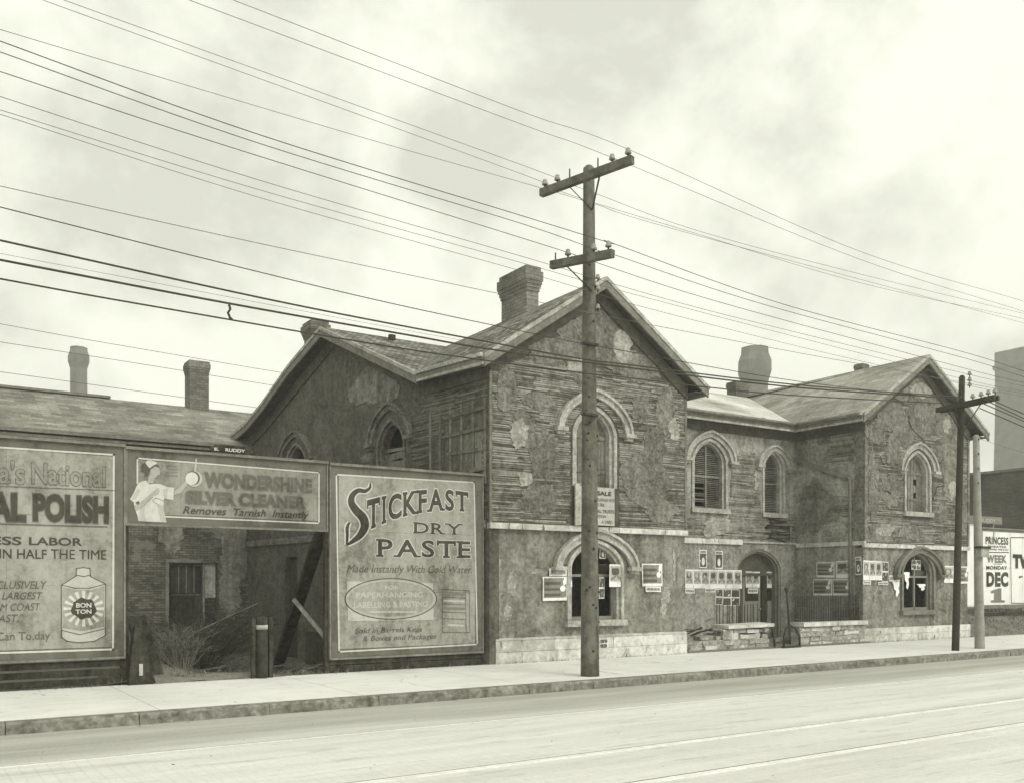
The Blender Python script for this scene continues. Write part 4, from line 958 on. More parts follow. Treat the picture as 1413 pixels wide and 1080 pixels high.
disc(1060, 395, 106, 'whitedim', .012, 'painted_pan'); disc(1040, 385, 95, 'hair', .013, 'painted_pan'); disc(1025, 390, 86, 'white', .014, 'painted_pan')
W9([(1055, 290), (1078, 120), (1095, 120), (1090, 200), (1085, 290)], 'whitedim', .0115, 'painted_handle')
S.lines([[c6(320, 190+k*20), c6(382, 195+k*20)] for k in range(4)], .02, 'mid', .008, 'worn_line')
# --- metal polish hoarding
c8 = lambda x, y: (x/2.92, 590+y/2.92)
pol = billboard('tall hoarding for metal polish with a painted can, cut by the left edge', -2.2, 3.26, .49, 4.10, slats=(.02, .17, .32))
S = Sign(pol, BBY)
def S8(*a, **k):
    t, xl, xr, yt, yb = a; S.text(t, c8(xl, 0)[0], c8(xr, 0)[0], c8(0, yt)[1], c8(0, yb)[1], **k)
S.lines([[c8(-900, 20), c8(458, 108), c8(455, 891), c8(-900, 935)]], .03, 'white', .009, 'border')
S8('National', 128, 424, 148, 232, off=.015, mat='boarddim', outline=('letterdim', .02), d=.012); S8("Canada's", -300, 100, 122, 218, off=.015, mat='boarddim', outline=('letterdim', .02), d=.012)
S8('POLISH', 133, 437, 270, 380, off=.045, mat='letter', outline=('letterdim', .03), d=.012); S8('METAL', -270, 104, 255, 372, off=.045, mat='letter', outline=('letterdim', .03), d=.012)
S.lines([[c8(-500, 372), c8(430, 398)]], .02, 'letterdim', .009); S.lines([[c8(-500, 215), c8(490, 253)]], .012, 'letterdim', .009)
S8('LABOR', 117, 332, 441, 473, off=.02, mat='letter'); S8('LESS', -78, 86, 436, 470, off=.02, mat='letter')
S8('IN HALF', -2, 188, 488, 526, off=.01, mat='letter'); S8('THE TIME', 205, 428, 490, 528, off=.01, mat='letter')
for t, r, a, b in (('EXCLUSIVELY', 190, 616, 648), ('LARGEST', 172, 661, 690), ('FROM COAST', 163, 706, 736), ('COAST."', 95, 750, 782)):
    S8(t, r-len(t)*23.5, r, a, b, off=.01, shear=.25, mat='letterdim')
S8('Get A Can To.day', -150, 202, 822, 866, off=.008, mat='letterdim')
can = [c8(*p) for p in ((248, 632), (306, 596), (308, 566), (335, 562), (362, 566), (364, 598), (425, 628), (424, 835), (380, 858), (320, 864), (270, 858), (248, 842))]
S.poly(can, 'whitedim', .008, 'painted_can'); S.lines([can+[can[0]], [c8(248, 632), c8(300, 645), c8(360, 645), c8(425, 628)], [c8(308, 592), c8(336, 598), c8(364, 592)], [c8(250, 815), c8(320, 832), c8(422, 808)]], .015, 'letterdim', .0105, 'painted_line')
S.poly([c8(*p) for p in ((252, 640), (300, 652), (370, 652), (421, 636), (420, 800), (330, 818), (253, 806))], 'board', .0085, 'painted_label')
cc = (337, 727)
for k in range(16):
    t0 = 2*math.pi*k/16; w = .09
    S.poly([c8(cc[0]+48*math.cos(t0-w), cc[1]+40*math.sin(t0-w)), c8(cc[0]+82*math.cos(t0-w), cc[1]+72*math.sin(t0-w)), c8(cc[0]+82*math.cos(t0+w), cc[1]+72*math.sin(t0+w)), c8(cc[0]+48*math.cos(t0+w), cc[1]+40*math.sin(t0+w))], 'white', .0095, 'painted_ray')
S.poly([c8(cc[0]+(50+4*math.sin(5*t))*math.cos(t), cc[1]+(42+4*math.cos(7*t))*math.sin(t)) for t in [2*math.pi*k/40 for k in range(40)]], 'letter', .0115, 'painted_seal')
S8('BON', 306, 368, 704, 723, off=.03, mat='white', d=.0165); S8('TON', 304, 368, 730, 748, off=.03, mat='white', d=.0165)
# --- name plates of the sign company
pl = thing('name_plate', 'small dark lozenge name plate on top of the long silver cleaner hoarding', 'sign', (5.3, BBY, 4.1))
Sg = Sign(pl, BBY-.0)
a0, z = c6(590, 90); b0, _ = c6(872, 90)
F0 = BB; xa, za = onY(*c6(588, 78), BBY); xb, zb = onY(*c6(870, 108), BBY); zc = onY(*c6(730, 93), BBY)[1]
MB().fprism(BB, [(xa, zc), (xa+.1, zc-.085), (xb-.1, zc-.085), (xb, zc), (xb-.1, zc+.085), (xa+.1, zc+.085)], -.03, .0).build('plate', MAT['darkwood'], pl)
MB().fbox(BB, (xa+xb)/2-.03, (xa+xb)/2+.03, 4.0, zc-.06, -.07, -.031).build('bracket', MAT['darkwood'], pl)
Sg.text('E.', *[c6(x, 0)[0] for x in (618, 648)], c6(0, 78)[1], c6(0, 96)[1], mat='white', off=.03); Sg.text('RUDDY', c6(688, 0)[0], c6(812, 0)[0], c6(0, 85)[1], c6(0, 106)[1], mat='white', off=.03)
# --- posts and props of the hoardings
def post(label, x, y, z0, z1, w, name='timber_post', mat='darkwood', group=None):
    mb = MB().beam((x, y, z0), (x, y, z1), w, w, up=(0, 1, 0)); return tag(mb.build(name, MAT[mat]), label, 'post', group)
post('dark timber upright behind the gap between the two left hoardings', 3.29, BBY+.09, -.2, 4.06, .12)
post('dark timber upright behind the gap between silver cleaner and paste hoardings', 7.015, BBY+.09, -.3, 4.0, .11)
p0 = onY(446, 736, BBY+.12); p1 = ray(381, 921)
t1 = (EYE+.28)/-p1[2]
br = MB(); br.beam((p0[0], BBY+.12, p0[1]+.15), (p1[0]*t1, p1[1]*t1, -.35), .26, .09, up=(0, 1, 0)); tag(br.build('timber_prop', MAT['darkwood']), 'thick dark leaning timber propping the hoardings from the yard', 'prop')
a = ray(405, 826); b = ray(458, 890); ta, tb = 18.6/a[1], 17.9/b[1]
tag(MB().beam((a[0]*ta, 18.6, EYE+a[2]*ta), (b[0]*tb, 17.9, EYE+b[2]*tb), .04, .08).build('plank', MAT['trim']), 'pale plank leaning slantwise behind the left edge of the paste hoarding', 'plank')

# ------------------------------------------------------------------ right-hand theatre billboard
TBY = 19.0
tb = billboard('white theatre billboard announcing a December week, at the right edge', *[onY(1354, 735, TBY)[0], 38.2], onY(1380, 837, TBY)[1], onY(1380, 730, TBY)[1], Y=TBY, fw=.09, group='white theatre hoardings', ground='poster', framemat='trimdark', slats=(.35, .55))
S = Sign(tb, TBY)
c1 = lambda x, y: (1300+x/5.142, 690+y/5.142)
for t, xl, xr, yt, yb, o in (('PRINCESS', 307, 468, 258, 312, .035), ('THEATRE.', 322, 460, 320, 334, .03), ('EVENINGS. WED & SAT', 318, 470, 341, 353, .03), ('WEEK', 315, 458, 386, 442, .06), ('COM', 360, 420, 447, 456, .02), ('MONDAY', 312, 460, 463, 490, .04), ('DEC', 313, 468, 506, 612, .07)):
    S.text(t, c1(xl, 0)[0], c1(xr, 0)[0], c1(0, yt)[1], c1(0, yb)[1], mat='mid' if t in ('1', 'WEEK') else 'letter', off=o*.8, d=.012, space=1.12)
S.lines([[c1(326, 367), c1(470, 368)]], .03, 'letter', .012); S.lines([[c1(700, 262), c1(484, 262), c1(490, 728), c1(700, 728)]], .03, 'letter', .011, 'border')
S.poly([c1(*p) for p in ((344, 723), (344, 708), (368, 705), (368, 655), (345, 657), (345, 641), (398, 622), (418, 622), (418, 705), (443, 708), (443, 723))], 'mid', .013, 'lettering')
S.text('TW', c1(500, 0)[0], c1(640, 0)[0], c1(0, 382)[1], c1(0, 482)[1], mat='letter', off=.07, d=.012); S.text('“', c1(544, 0)[0], c1(570, 0)[0], c1(0, 532)[1], c1(0, 550)[1], mat='letter', off=.05, d=.012)
tb2 = billboard('narrow blank white hoarding between the pale pole and the house corner', 30.6, onY(1345.5, 780, TBY-.5)[0], onY(1341, 836, TBY-.5)[1], onY(1341, 722, TBY-.5)[1], Y=TBY-.5, fw=.04, group='white theatre hoardings', ground='poster', framemat='poster')
pl = thing('name_plate', 'small dark name plate above the white theatre billboard', 'sign', (33.5, TBY, 3.8))
xa, za = onY(1338, 713, TBY); xb, zb = onY(1383, 721, TBY)
MB().fbox(Frame((0, TBY, 0), (1, 0, 0), (0, -1, 0)), xa, xb, onY(1365, 722, TBY)[1], onY(1365, 712, TBY)[1], -.03, 0).build('plate', MAT['trimdark'], pl)
Sg = Sign(pl, TBY); Sg.text('RUDDY', *c1(271, 0)[:1], c1(382, 0)[0], c1(0, 128)[1], c1(0, 154)[1], mat='whitedim', off=.03); Sg.text('CO.', c1(390, 0)[0], c1(420, 0)[0], c1(0, 132)[1], c1(0, 147)[1], mat='whitedim', off=.02)
MB().box(xb-.6, xb-.54, TBY+.0, TBY+.05, 3.4, onY(1365, 721, TBY)[1]).build('bracket', MAT['trimdark'], pl)

# ------------------------------------------------------------------ for-sale board on the house
sb = thing('sale_board', 'weathered board offering the place for sale, hung under the upper window', 'sign', (13.5, 16.95, 3.2))
SY = 16.93; FS = Frame((0, SY, 0), (1, 0, 0), (0, -1, 0))
xa, z1 = onY(794, 673, SY); xb, z0 = onY(848, 725, SY); z1 = onY(835, 672, SY)[1]
mb = MB(); n = 3
for k in range(n): mb.fbox(FS, xa+.14, xb, z0+(z1-z0)*k/n, z0+(z1-z0)*(k+1)/n-.004, -.03, 0)
mb.build('panel', MAT['whitedim'], sb); MB().fbox(FS, xa, xa+.138, z0-.02, z1+.05, -.035, .006).build('post', MAT['trim'], sb)
S = Sign(sb, SY); cs = lambda x, y: (740+x/4.909, 660+y/4.909)
for t, xl, xr, yt, yb, o in (('FOR SALE', 308, 508, 82, 112, .04), ('MANUFACTURING SITE', 310, 527, 130, 152, .01), ('130.', 415, 465, 165, 188, .02), ('GENERAL TRUSTS', 340, 526, 208, 230, .02), ('CORPORATION', 330, 470, 243, 263, .02), ('A YARD', 440, 515, 282, 304, .02)):
    S.text(t, cs(xl, 0)[0], cs(xr, 0)[0], cs(0, yt)[1], cs(0, yb)[1], mat='letterdim' if t != 'FOR SALE' else 'letter', off=o)

# ------------------------------------------------------------------ posters pasted on the house
def poster(kind, F, plane, rect, label, group='bills pasted on the house walls', d=.012, cat='poster', name='poster', tilt=0):
    x0, x1, y0, y1 = rect; xm = (x0+x1)/2
    f = (lambda px, py: onY(px, py, F.o.y-d)) if plane == 'Y' else (lambda px, py: onX(px, py, RSX-d))
    a0, a1 = f(x0, y1)[0], f(x1, y1)[0]; zt, zb = f(xm, y0)[1], f(xm, y1)[1]
    if a0 > a1: a0, a1 = a1, a0; flip = True
    else: flip = False
    W, H = a1-a0, zt-zb; skew = rnd.uniform(-.022, .022)
    def pt(u, v, dd):
        if flip: u = 1-u
        return F(a0+W*u-(v-.5)*H*skew, zb+H*v+(u-.5)*W*skew, d+dd+.006*math.sin(u*7+v*5+a0*3))
    def gridface(u0, u1, v0, v1, dd, n=4, mb=None):
        mb = mb or MB()
        for i in range(n):
            for j in range(n):
                q = [(u0+(u1-u0)*(i+a)/n, v0+(v1-v0)*(j+b)/n) for a, b in ((0,0),(1,0),(1,1),(0,1))]
                mb.face([pt(*c, dd) for c in q], True)
        return mb
    def fan(P, dd, mb=None):
        mb = mb or MB(); Q = [pt(*p, dd) for p in P]
        for t in tessellate_polygon([Q]): mb.face([Q[i] for i in t])
        return mb
    mb = MB(); jag = [(0, 0), (1, 0), (1, 1), (0, 1)]
    if kind == 'torn':
        jag = [(.0, 1), (1, 1), (1, .7), (.85, .62), (.95, .3), (.7, .0), (.5, .12), (.55, .4), (.3, .5), (.25, .75)]
    P3 = [pt(*p, 0) for p in jag]
    mb.prism(P3, F.n*-.003) if kind == 'torn' else gridface(0, 1, 0, 1, 0, 4, mb)
    o = mb.build(name, MAT['paper'], recalc=True); tag(o, label, cat, group)
    if kind == 'land':
        bx, by = min(.06, .03/W), min(.08, .03/H)
        gridface(bx, 1-bx, by*2.2, 1-by, .003).build('picture', MAT['papermid'], o)
        m2 = MB()
        for v0, v1 in ((.18, .30), (.42, .52), (.66, .78)): gridface(bx, .72, v0, v1, .006, 3, m2)
        m2.build('dark_band', MAT['paperink'], o)
        m3 = MB(); fan([(.80+.11*math.cos(t), .50+.13*math.sin(t)) for t in [2*math.pi*k/12 for k in range(12)]], .009, m3); fan([(.82, .62), (.93, .70), (.95, .92), (.86, .95), (.80, .80)], .009, m3); m3.build('figure', MAT['paper'], o)
    elif kind == 'port':
        gridface(.06, .94, .24, .93, .003).build('picture', MAT['papersoft'], o)
        fan([(.45+.30*math.cos(t), .68+.18*math.sin(t)+.03*math.sin(3*t)) for t in [2*math.pi*k/18 for k in range(18)]], .006).build('head', MAT['paperink'], o)
        fan([(.1, .30), (.35, .34), (.55, .50), (.62, .36), (.85, .30), (.9, .42), (.7, .48), (.6, .62), (.42, .52), (.25, .44), (.1, .42)], .009).build('figure', MAT['papermid'], o)
    elif kind == 'small':
        gridface(.08, .92, .06, .80, .003).build('picture', MAT['paperink'], o)
        fan([(.5+.2*math.cos(t), .36+.22*math.sin(t)) for t in [2*math.pi*k/14 for k in range(14)]], .006).build('figure', MAT['paper'], o)
        m2 = MB(); gridface(.12, .88, .84, .95, .004, 2, m2); m2.build('heading', MAT['papermid'], o)
    elif kind == 'strip':
        gridface(.05, .95, .2, .8, .003).build('picture', MAT['papersoft'], o)
        m2 = MB()
        for u in (.1, .32, .55, .75): gridface(u, u+.15, .35, .68, .006, 2, m2)
        m2.build('lettering', MAT['papermid'], o)
    elif kind == 'dark':
        m2 = MB()
        for u0, u1 in ((.03, .47), (.53, .97)) if W > .4 else ((.06, .94),):
            gridface(u0, u1, .04, .46, .003, 3, m2); gridface(u0, u1, .54, .96, .003, 3, m2)
        m2.build('picture', MAT['paperink'], o)
    return o
PL = [
 ('strip', MF, 'Y', (758, 782, 783.5, 794), 'short printed strip directly above the striped bill left of the lower front window'),
 ('land', MF, 'Y', (749, 783, 795, 828), 'broad striped bill on the stucco left of the lower front window'),
 ('land', MF, 'Y', (886, 914, 777, 808), 'broad striped bill on the stucco right of the lower front window'),
 ('strip', MF, 'Y', (891, 912, 808.5, 816), 'narrow strip directly under the striped bill right of the lower front window'),
 ('port', MF, 'Y', (841, 859, 778, 809), 'pale bill with a dark head pasted over the right jamb of the lower front window'),
 ('port', MF, 'Y', (783.5, 789, 776, 809), 'thin pale bill pasted down the left jamb of the lower front window'),
 ('small', RC, 'Y', (965, 975.3, 758, 783), 'small tall bill high on the recessed wall, left of the pair'),
 ('small', RC, 'Y', (986.4, 997.4, 759.3, 784), 'small tall bill high on the recessed wall, right of the pair'),
 ('strip', RC, 'Y', (945.5, 958.5, 811.5, 818), 'paper strip under the left end of the row of seven bills'),
 ('strip', RC, 'Y', (973, 987, 810.8, 816.5), 'paper strip under the middle of the row of seven bills'),
 ('dark', RC, 'Y', (987.3, 997, 812, 834), 'narrow dark bill just left of the broad dark bill by the doorway'),
 ('dark', RC, 'Y', (997.3, 1020.5, 812.5, 835), 'broad dark bill in panels beside the arched doorway'),
 ('land', RS, 'X', (1126.7, 1151.5, 775, 796), 'upper left of four bills above the iron railing'),
 ('port', RS, 'X', (1153.4, 1173.7, 773, 797), 'bill with dark head, upper right of four above the iron railing'),
 ('land', RS, 'X', (1122, 1148, 798.5, 821), 'lower left of four bills above the iron railing'),
 ('land', RS, 'X', (1149, 1174.6, 798.5, 821), 'lower right of four bills above the iron railing'),
 ('small', RS, 'X', (1180.4, 1188.6, 767.5, 792.5), 'tall bill on the house corner, right of the downpipe'),
 ('port', RF, 'Y', (1191, 1199.6, 772.5, 799.6), 'leftmost of three pale bills right of the house corner'),
 ('port', RF, 'Y', (1199.8, 1208.3, 773, 799.8), 'middle of three pale bills right of the house corner'),
 ('port', RF, 'Y', (1208.5, 1216.7, 773.5, 800), 'rightmost of three pale bills right of the house corner'),
 ('dark', RF, 'Y', (1216.9, 1225.7, 774.3, 802), 'tall dark bill joined to the right of three pale bills'),
 ('strip', RF, 'Y', (1191, 1201.7, 800.4, 805.6), 'paper strip under the leftmost of three pale bills'),
 ('strip', RF, 'Y', (1212, 1225.7, 802.4, 806.4), 'paper strip under the tall dark bill'),
 ('strip', RF, 'Y', (1227, 1241.3, 793, 801.4), 'printed strip just above the torn bill left of the right lower window'),
 ('torn', RF, 'Y', (1231, 1241.2, 801.6, 823), 'torn white bill hanging left of the right lower window'),
 ('port', RF, 'Y', (1302.5, 1316, 780, 803.5), 'pale bill left of the dark leaning pole on the right block'),
 ('land', RF, 'Y', (1319, 1336.5, 781, 804.5), 'striped bill at the far right corner of the house'),
]
for k, F, p, rc, lb in PL: poster(k, F, p, rc, lb)
ORD = ('leftmost', 'second', 'third', 'middle', 'fifth', 'sixth', 'rightmost')
for k in range(7):
    poster('port', RC, 'Y', (945.5+k*11.2, 956.5+k*11.2, 785+.15*k, 811+.1*k), ORD[k]+(' from the left' if k in (1, 2, 4, 5) else '')+' of seven matching bills in a row left of the doorway')
DF = Frame((0, 19.8-DZ, 0), (1, 0, 0), (0, -1, 0))
poster('port', DF, 'Y', (1029, 1038.4, 787.5, 810), 'left of two pale bills pasted side by side on the door', d=.03)
poster('port', DF, 'Y', (1038.8, 1048.4, 788, 810), 'right of two pale bills pasted side by side on the door', d=.03)
poster('strip', DF, 'Y', (1032, 1046, 811, 818), 'paper strip on the door under two bills', d=.03)
poster('port', DF, 'Y', (1058, 1067, 788, 810.5), 'pale bill pasted on the narrow sidelight right of the door', d=.03)
WF = Frame((0, 17.05+.2, 0), (1, 0, 0), (0, -1, 0))
poster('small', WF, 'Y', (827.5, 836, 754, 770), 'small card stuck high in the lower front window right of the pole', d=.04, group='cards in the windows')
poster('dark', WF, 'Y', (826.5, 834, 796, 825), 'narrow upright card low in the lower front window right of the pole', d=.04, group='cards in the windows')
WF2 = Frame((0, 17.3+.16, 0), (1, 0, 0), (0, -1, 0))
poster('torn', WF2, 'Y', (1246, 1255, 788.6, 812.6), 'torn pale bill in the left light of the right lower window', d=.04, group='cards in the windows')
poster('dark', WF2, 'Y', (1258, 1270.4, 772, 785.5), 'patterned card in the arch head of the right lower window', d=.05, group='cards in the windows')
poster('torn', WF2, 'Y', (1264.5, 1277, 805, 814.5), 'crumpled white paper in the right light of the right lower window', d=.04, group='cards in the windows')
poster('dark', MF, 'Y', (827.5, 838.5, 881, 893.5), 'small dark lettered tin on the stone plinth just right of the tall pole', d=.03, cat='sign', name='tin_sign')

# ------------------------------------------------------------------ stone walls, railings, iron standard
def rubble_wall(x0, x1, y, z1, label, courses=4, ragged=True, th=.3):
    t = thing('stone_wall', label, 'wall', ((x0+x1)/2, y, 0), 'low stone walls before the recess')
    mb = MB(); h = z1/courses
    for c in range(courses):
        x = x0+(rnd.uniform(0, .25) if c % 2 else 0)
        if ragged and c >= courses-2: x += (c-courses+3)*.55
        while x < x1-.05:
            w = min(rnd.uniform(.22, .58), x1-x); j = rnd.uniform(-.05, .04); q = lambda: rnd.uniform(.004, .04)
            b, tp = c*h+rnd.uniform(-.012, .012), (c+1)*h+rnd.uniform(-.02, .01)
            if rnd.random() < .07 and c: tp = min(tp+h*.8, z1)
            jy = [y+j+rnd.uniform(-.015, .03) for _ in range(4)]
            mb.box8([(x+q(), jy[0], b+q()*.5), (x+w-q(), jy[1], b+q()*.5), (x+w-.01, y+th, b), (x+.01, y+th, b), (x+q(), jy[2], tp-q()), (x+w-q(), jy[3], tp-q()), (x+w-.01, y+th, tp-.012), (x+.01, y+th, tp-.012)]); x += w
    mb.build('stonework', MAT['rubble'], t)
    MB().box(x0+.03, x1-.03, y+.015, y+th-.03, 0, z1*(.5 if ragged else .97)).build('core', MAT['plasterpale'], t)
    return t
w1a, w1b = 16.55, 19.62
sw1 = rubble_wall(w1a, w1b, 17.25, .56, 'ragged low stone wall with a slipped coping slab, nearer the tall pole')
MB().box8([(18.0, 17.17, .56), (19.68, 17.12, .585), (19.68, 17.65, .60), (17.95, 17.7, .57), (18.0, 17.17, .65), (19.68, 17.12, .675), (19.68, 17.65, .69), (17.95, 17.7, .66)]).build('coping', MAT['stone'], sw1)
w2a, w2b = 20.78, 23.7
sw2 = rubble_wall(w2a, w2b, 17.2, .54, 'low stone wall under the long iron railing', ragged=False)
MB().box(w2a+.1, w2b, 17.12, 17.62, .545, .66).build('coping', MAT['stone'], sw2)
def railing(label, x0, x1, y, z0, z1, step, spread=None):
    t = thing('iron_railing', label, 'railing', ((x0+x1)/2, y, z0), 'iron railings before the recess')
    mb = MB()
    for z in (z0+.08, z0+(z1-z0)*.55, z1-.10): mb.box(x0, x1, y-.012, y+.012, z-.012, z+.012)
    if spread is None: mb.build('rail', MAT['iron'], t)
    x = x0+step/2; k = 0
    while x < x1:
        top = z1+rnd.uniform(-.015, .015); m = MB().tube([(x, y, z0), (x+rnd.uniform(-.01, .01), y, top-.05), (x, y, top)], [.011, .011, .002], 5); m.build('picket', MAT['iron'], t); x += step*(1 if spread is None else rnd.choice(spread)); k += 1
    return t
railing('long dark iron railing on the stone wall beside the right block', w2a+.1, w2b, 17.45, .65, 1.42, .075)
railing('broken row of bent iron pickets behind the ragged stone wall', 18.4, 20.1, 18.05, .05, 1.2, .12, (1, .6, 1.4))
ist = thing('iron_standard', 'old iron lamp standard on arched legs in the gap between the stone walls', 'standard', (20.6, 17.02, 0))
def gp(px, py, Y=17.02): a, z = onY(px, py, Y); return (a, Y, z)
MB().tube([gp(1089, 864), gp(1087, 835), gp(1085.5, 815)], [.035, .022, .018], 8).build('shaft', MAT['iron'], ist)
MB().tube([gp(1085.5, 817), gp(1085.3, 814), gp(1085, 811), gp(1085, 809)], [.02, .06, .055, .02], 8).build('cup', MAT['iron'], ist)
for dx, dy in ((-7.5, 0), (15, 0)):
    MB().tube([gp(1089, 862), gp(1089+dx*.55, 866), gp(1089+dx*.95, 877), gp(1089+dx, 893)], .03, 6).build('leg', MAT['iron'], ist)
MB().tube([gp(1089, 864, 17.03), gp(1090, 880, 17.1), gp(1090, 888, 17.14)], .03, 6).build('leg', MAT['iron'], ist)
MB().beam(gp(1080, 892.5), gp(1104, 890.5), .08, .05).build('foot', MAT['iron'], ist)
tag(MB().tube([gp(1063, 864, 17.2), gp(1066, 868, 17.18), gp(1068, 878, 17.15), gp(1069, 893, 17.12)], .03, 6).build('iron_stay', MAT['iron']), 'bent iron stay at the right end of the ragged stone wall', 'iron bar')
# debris at the corner of the recess
mb = MB()
for k in range(9):
    x = 16.6+rnd.uniform(0, 1.2); mb.beam((x, 17.3+rnd.uniform(0, .8), .35+rnd.uniform(0, .2)), (x+rnd.uniform(.3, .8), 17.5+rnd.uniform(0, .6), .3+rnd.uniform(.0, .3)), .10, .02)
tag(mb.build('board_heap', MAT['darkwood']), 'heap of dark broken boards between the house corner and the ragged stone wall', 'debris')
for k, (x, y, sx, sz) in enumerate(((16.75, 17.15, .3, .16), (21.0, 17.9, .35, .2))):
    mb = MB(); mb.prism([(x+sx*a[0], y, sz*a[1]) for a in ((-.5, 0), (.5, 0), (.55, .6), (.3, 1), (-.35, .95), (-.6, .5))], (0, .25, 0)); tag(mb.build('loose_stone', MAT['rubble']), ('squared pale stone fallen at the left end of the ragged wall', 'pale stone lying inside the gap behind the iron standard')[k], 'stone', 'fallen stones')

# ------------------------------------------------------------------ poles and wires
def pole(name, label, base, top, r0, r1, mat, n=14):
    t = thing(name, label, 'utility pole', base, 'poles along the kerb')
    b, tp = Vector(base), Vector(top); P = []; rr = []
    for k in range(15):
        f = k/14; w = .012*mnoise.noise(Vector((f*4, base[0], 0))); P.append(b.lerp(tp, f)+Vector((w, w*.5, 0))-Vector((0, 0, .3*(1-f)))); rr.append(r0+(r1-r0)*f)
    P.append(tp+Vector((0, 0, .05))); rr.append(r1*.55)
    MB().tube(P, rr, n).build('shaft', MAT[mat], t); return t
def insulator(parent, p, s=1.0):
    p = Vector(p); mb = MB(); mb.tube([p, p+Vector((0, 0, .10*s))], .016*s, 6)
    o = mb.build('insulator', MAT['poledark'], parent)
    MB().tube([p+Vector((0, 0, h*s)) for h in (.06, .07, .11, .115, .15, .17)], [x*s for x in (.05, .062, .052, .035, .045, .02)], 10).build('glass_cap', MAT['porcelain'], o)
def crossarm(parent, p, q, w=.115, h=.14, mat='pole'):
    return MB().beam(p, q, w, h).build('crossarm', MAT[mat], parent)
mp = pole('utility_pole', 'tall knotty wooden pole with two crossarms in front of the main gable', (10.91, 13.93, 0), (10.88, 13.93, 9.55), .178, .105, 'pole')
A0, A1 = Vector((10.36, 14.75, 9.25)), Vector((10.92, 12.72, 9.27))
sh = Vector((.10, -.10, 0)); 
crossarm(mp, A0, A1); B0, B1 = Vector((10.28, 14.30, 7.72)), Vector((10.66, 12.95, 7.62))
crossarm(mp, B0, B1)
MB().beam(A0.lerp(A1, .32)+Vector((0, 0, -.06)), (10.86, 13.8, 8.72), .03, .012).build('brace', MAT['iron'], mp); MB().beam(A0.lerp(A1, .66)+Vector((0, 0, -.06)), (10.86, 13.8, 8.72), .03, .012).build('brace', MAT['iron'], mp)
MB().beam(B0.lerp(B1, .25)+Vector((0, 0, -.06)), (10.86, 13.8, 7.2), .03, .012).build('brace', MAT['iron'], mp)
for f in (.045, .19, .79, .955): insulator(mp, A0.lerp(A1, f)+Vector((0, 0, .07)))
for f in (.33, .64): MB().tube([A0.lerp(A1, f)+Vector((0, 0, .06)), A0.lerp(A1, f)+Vector((0, 0, .26))], .014, 6).build('pin', MAT['pole'], mp)
for f in (.28, .70, .93): insulator(mp, B0.lerp(B1, f)+Vector((0, 0, .07)))
MB().tube([B0.lerp(B1, .07)+Vector((0, 0, .06)), B0.lerp(B1, .07)+Vector((0, 0, .22))], .014, 6).build('pin', MAT['pole'], mp)
for py in (385, 400, 426):
    a, z = onY(825, py, 13.8); insulator(mp, (a, 13.8, z-.05), .8)
for py, dx in ((475, 8), (572, -8)): a, z = onY(814, py, 13.75); MB().fbox(Frame((0, 13.75, 0), (1, 0, 0), (0, -1, 0)), a-.16, a+.16, z-.02, z+.02, -.06, .06).build('bracket', MAT['iron'], mp)
mb = MB()
for k in range(24):
    t = rnd.uniform(0.05, .9); an = rnd.uniform(-2.6, -.4); r = .178-.073*t
    c = Vector((10.905+math.cos(an)*r*.99, 13.93+math.sin(an)*r*.99, 9.5*t)); n = Vector((math.cos(an), math.sin(an), 0)); mb.tube([c-n*.02, c+n*.012, c+n*.016], [.03, .024, .006], 6)
mb.build('knot', MAT['poledark'], mp)
for k in range(5):
    a, z = onY(803 if k % 2 else 826, 560+k*24, 13.85); MB().tube([(10.905, 13.85, z), (a, 13.82, z)], .012, 5).build('step_peg', MAT['iron'], mp)
fp = pole('utility_pole', 'dark creosoted pole with one double crossarm, leaning before the right block', (22.94, 13.97, 0), (23.25, 13.97, 7.12), .095, .075, 'poledark')
C0, C1 = Vector((23.12, 14.55, 6.33)), Vector((23.14, 12.98, 6.42))
crossarm(fp, C0+Vector((.09, 0, 0)), C1+Vector((.09, 0, 0)), .08, .12, 'poledark'); crossarm(fp, C0-Vector((.09, 0, 0)), C1-Vector((.09, 0, 0)), .08, .12, 'poledark')
for f in (.28, .74): MB().beam(C0.lerp(C1, f)+Vector((.0, 0, -.06)), (23.1, 13.9, 5.62), .035, .015).build('brace', MAT['poledark'], fp)
for f in (.6, .74, .86, .97): insulator(fp, C0.lerp(C1, f)+Vector((0, 0, .07)))
for py in (517, 525, 532): a, z = onY(1338, py, 13.9); insulator(fp, (a, 13.9, z-.06), .9)
wp = pole('utility_pole', 'bare pale stout pole without arms at the far right', (24.26, 14.07, 0), (24.08, 14.07, 5.66), .13, .08, 'polepale')
for k in range(4):
    a, z = onY(1347, 606+k*20, 14.0); MB().tube([(24.1, 14.0, z), (a+.02, 13.95, z), (a+.02, 13.95, z+.03)], .014, 5).build('step_peg', MAT['iron'], wp)
bx = thing('box_sign', 'small white box sign on the side of the pale pole', 'sign', (24.4, 13.9, 2.5))
a0, zt = onY(1352, 756, 13.88); a1, zb = onY(1363, 768, 13.88); MB().box(a0, a1, 13.84, 13.98, zb, zt).build('box', MAT['trim'], bx); MB().box(a0-.06, a1+.03, 13.80, 14.0, zt+.002, zt+.06).build('lid', MAT['iron'], bx)

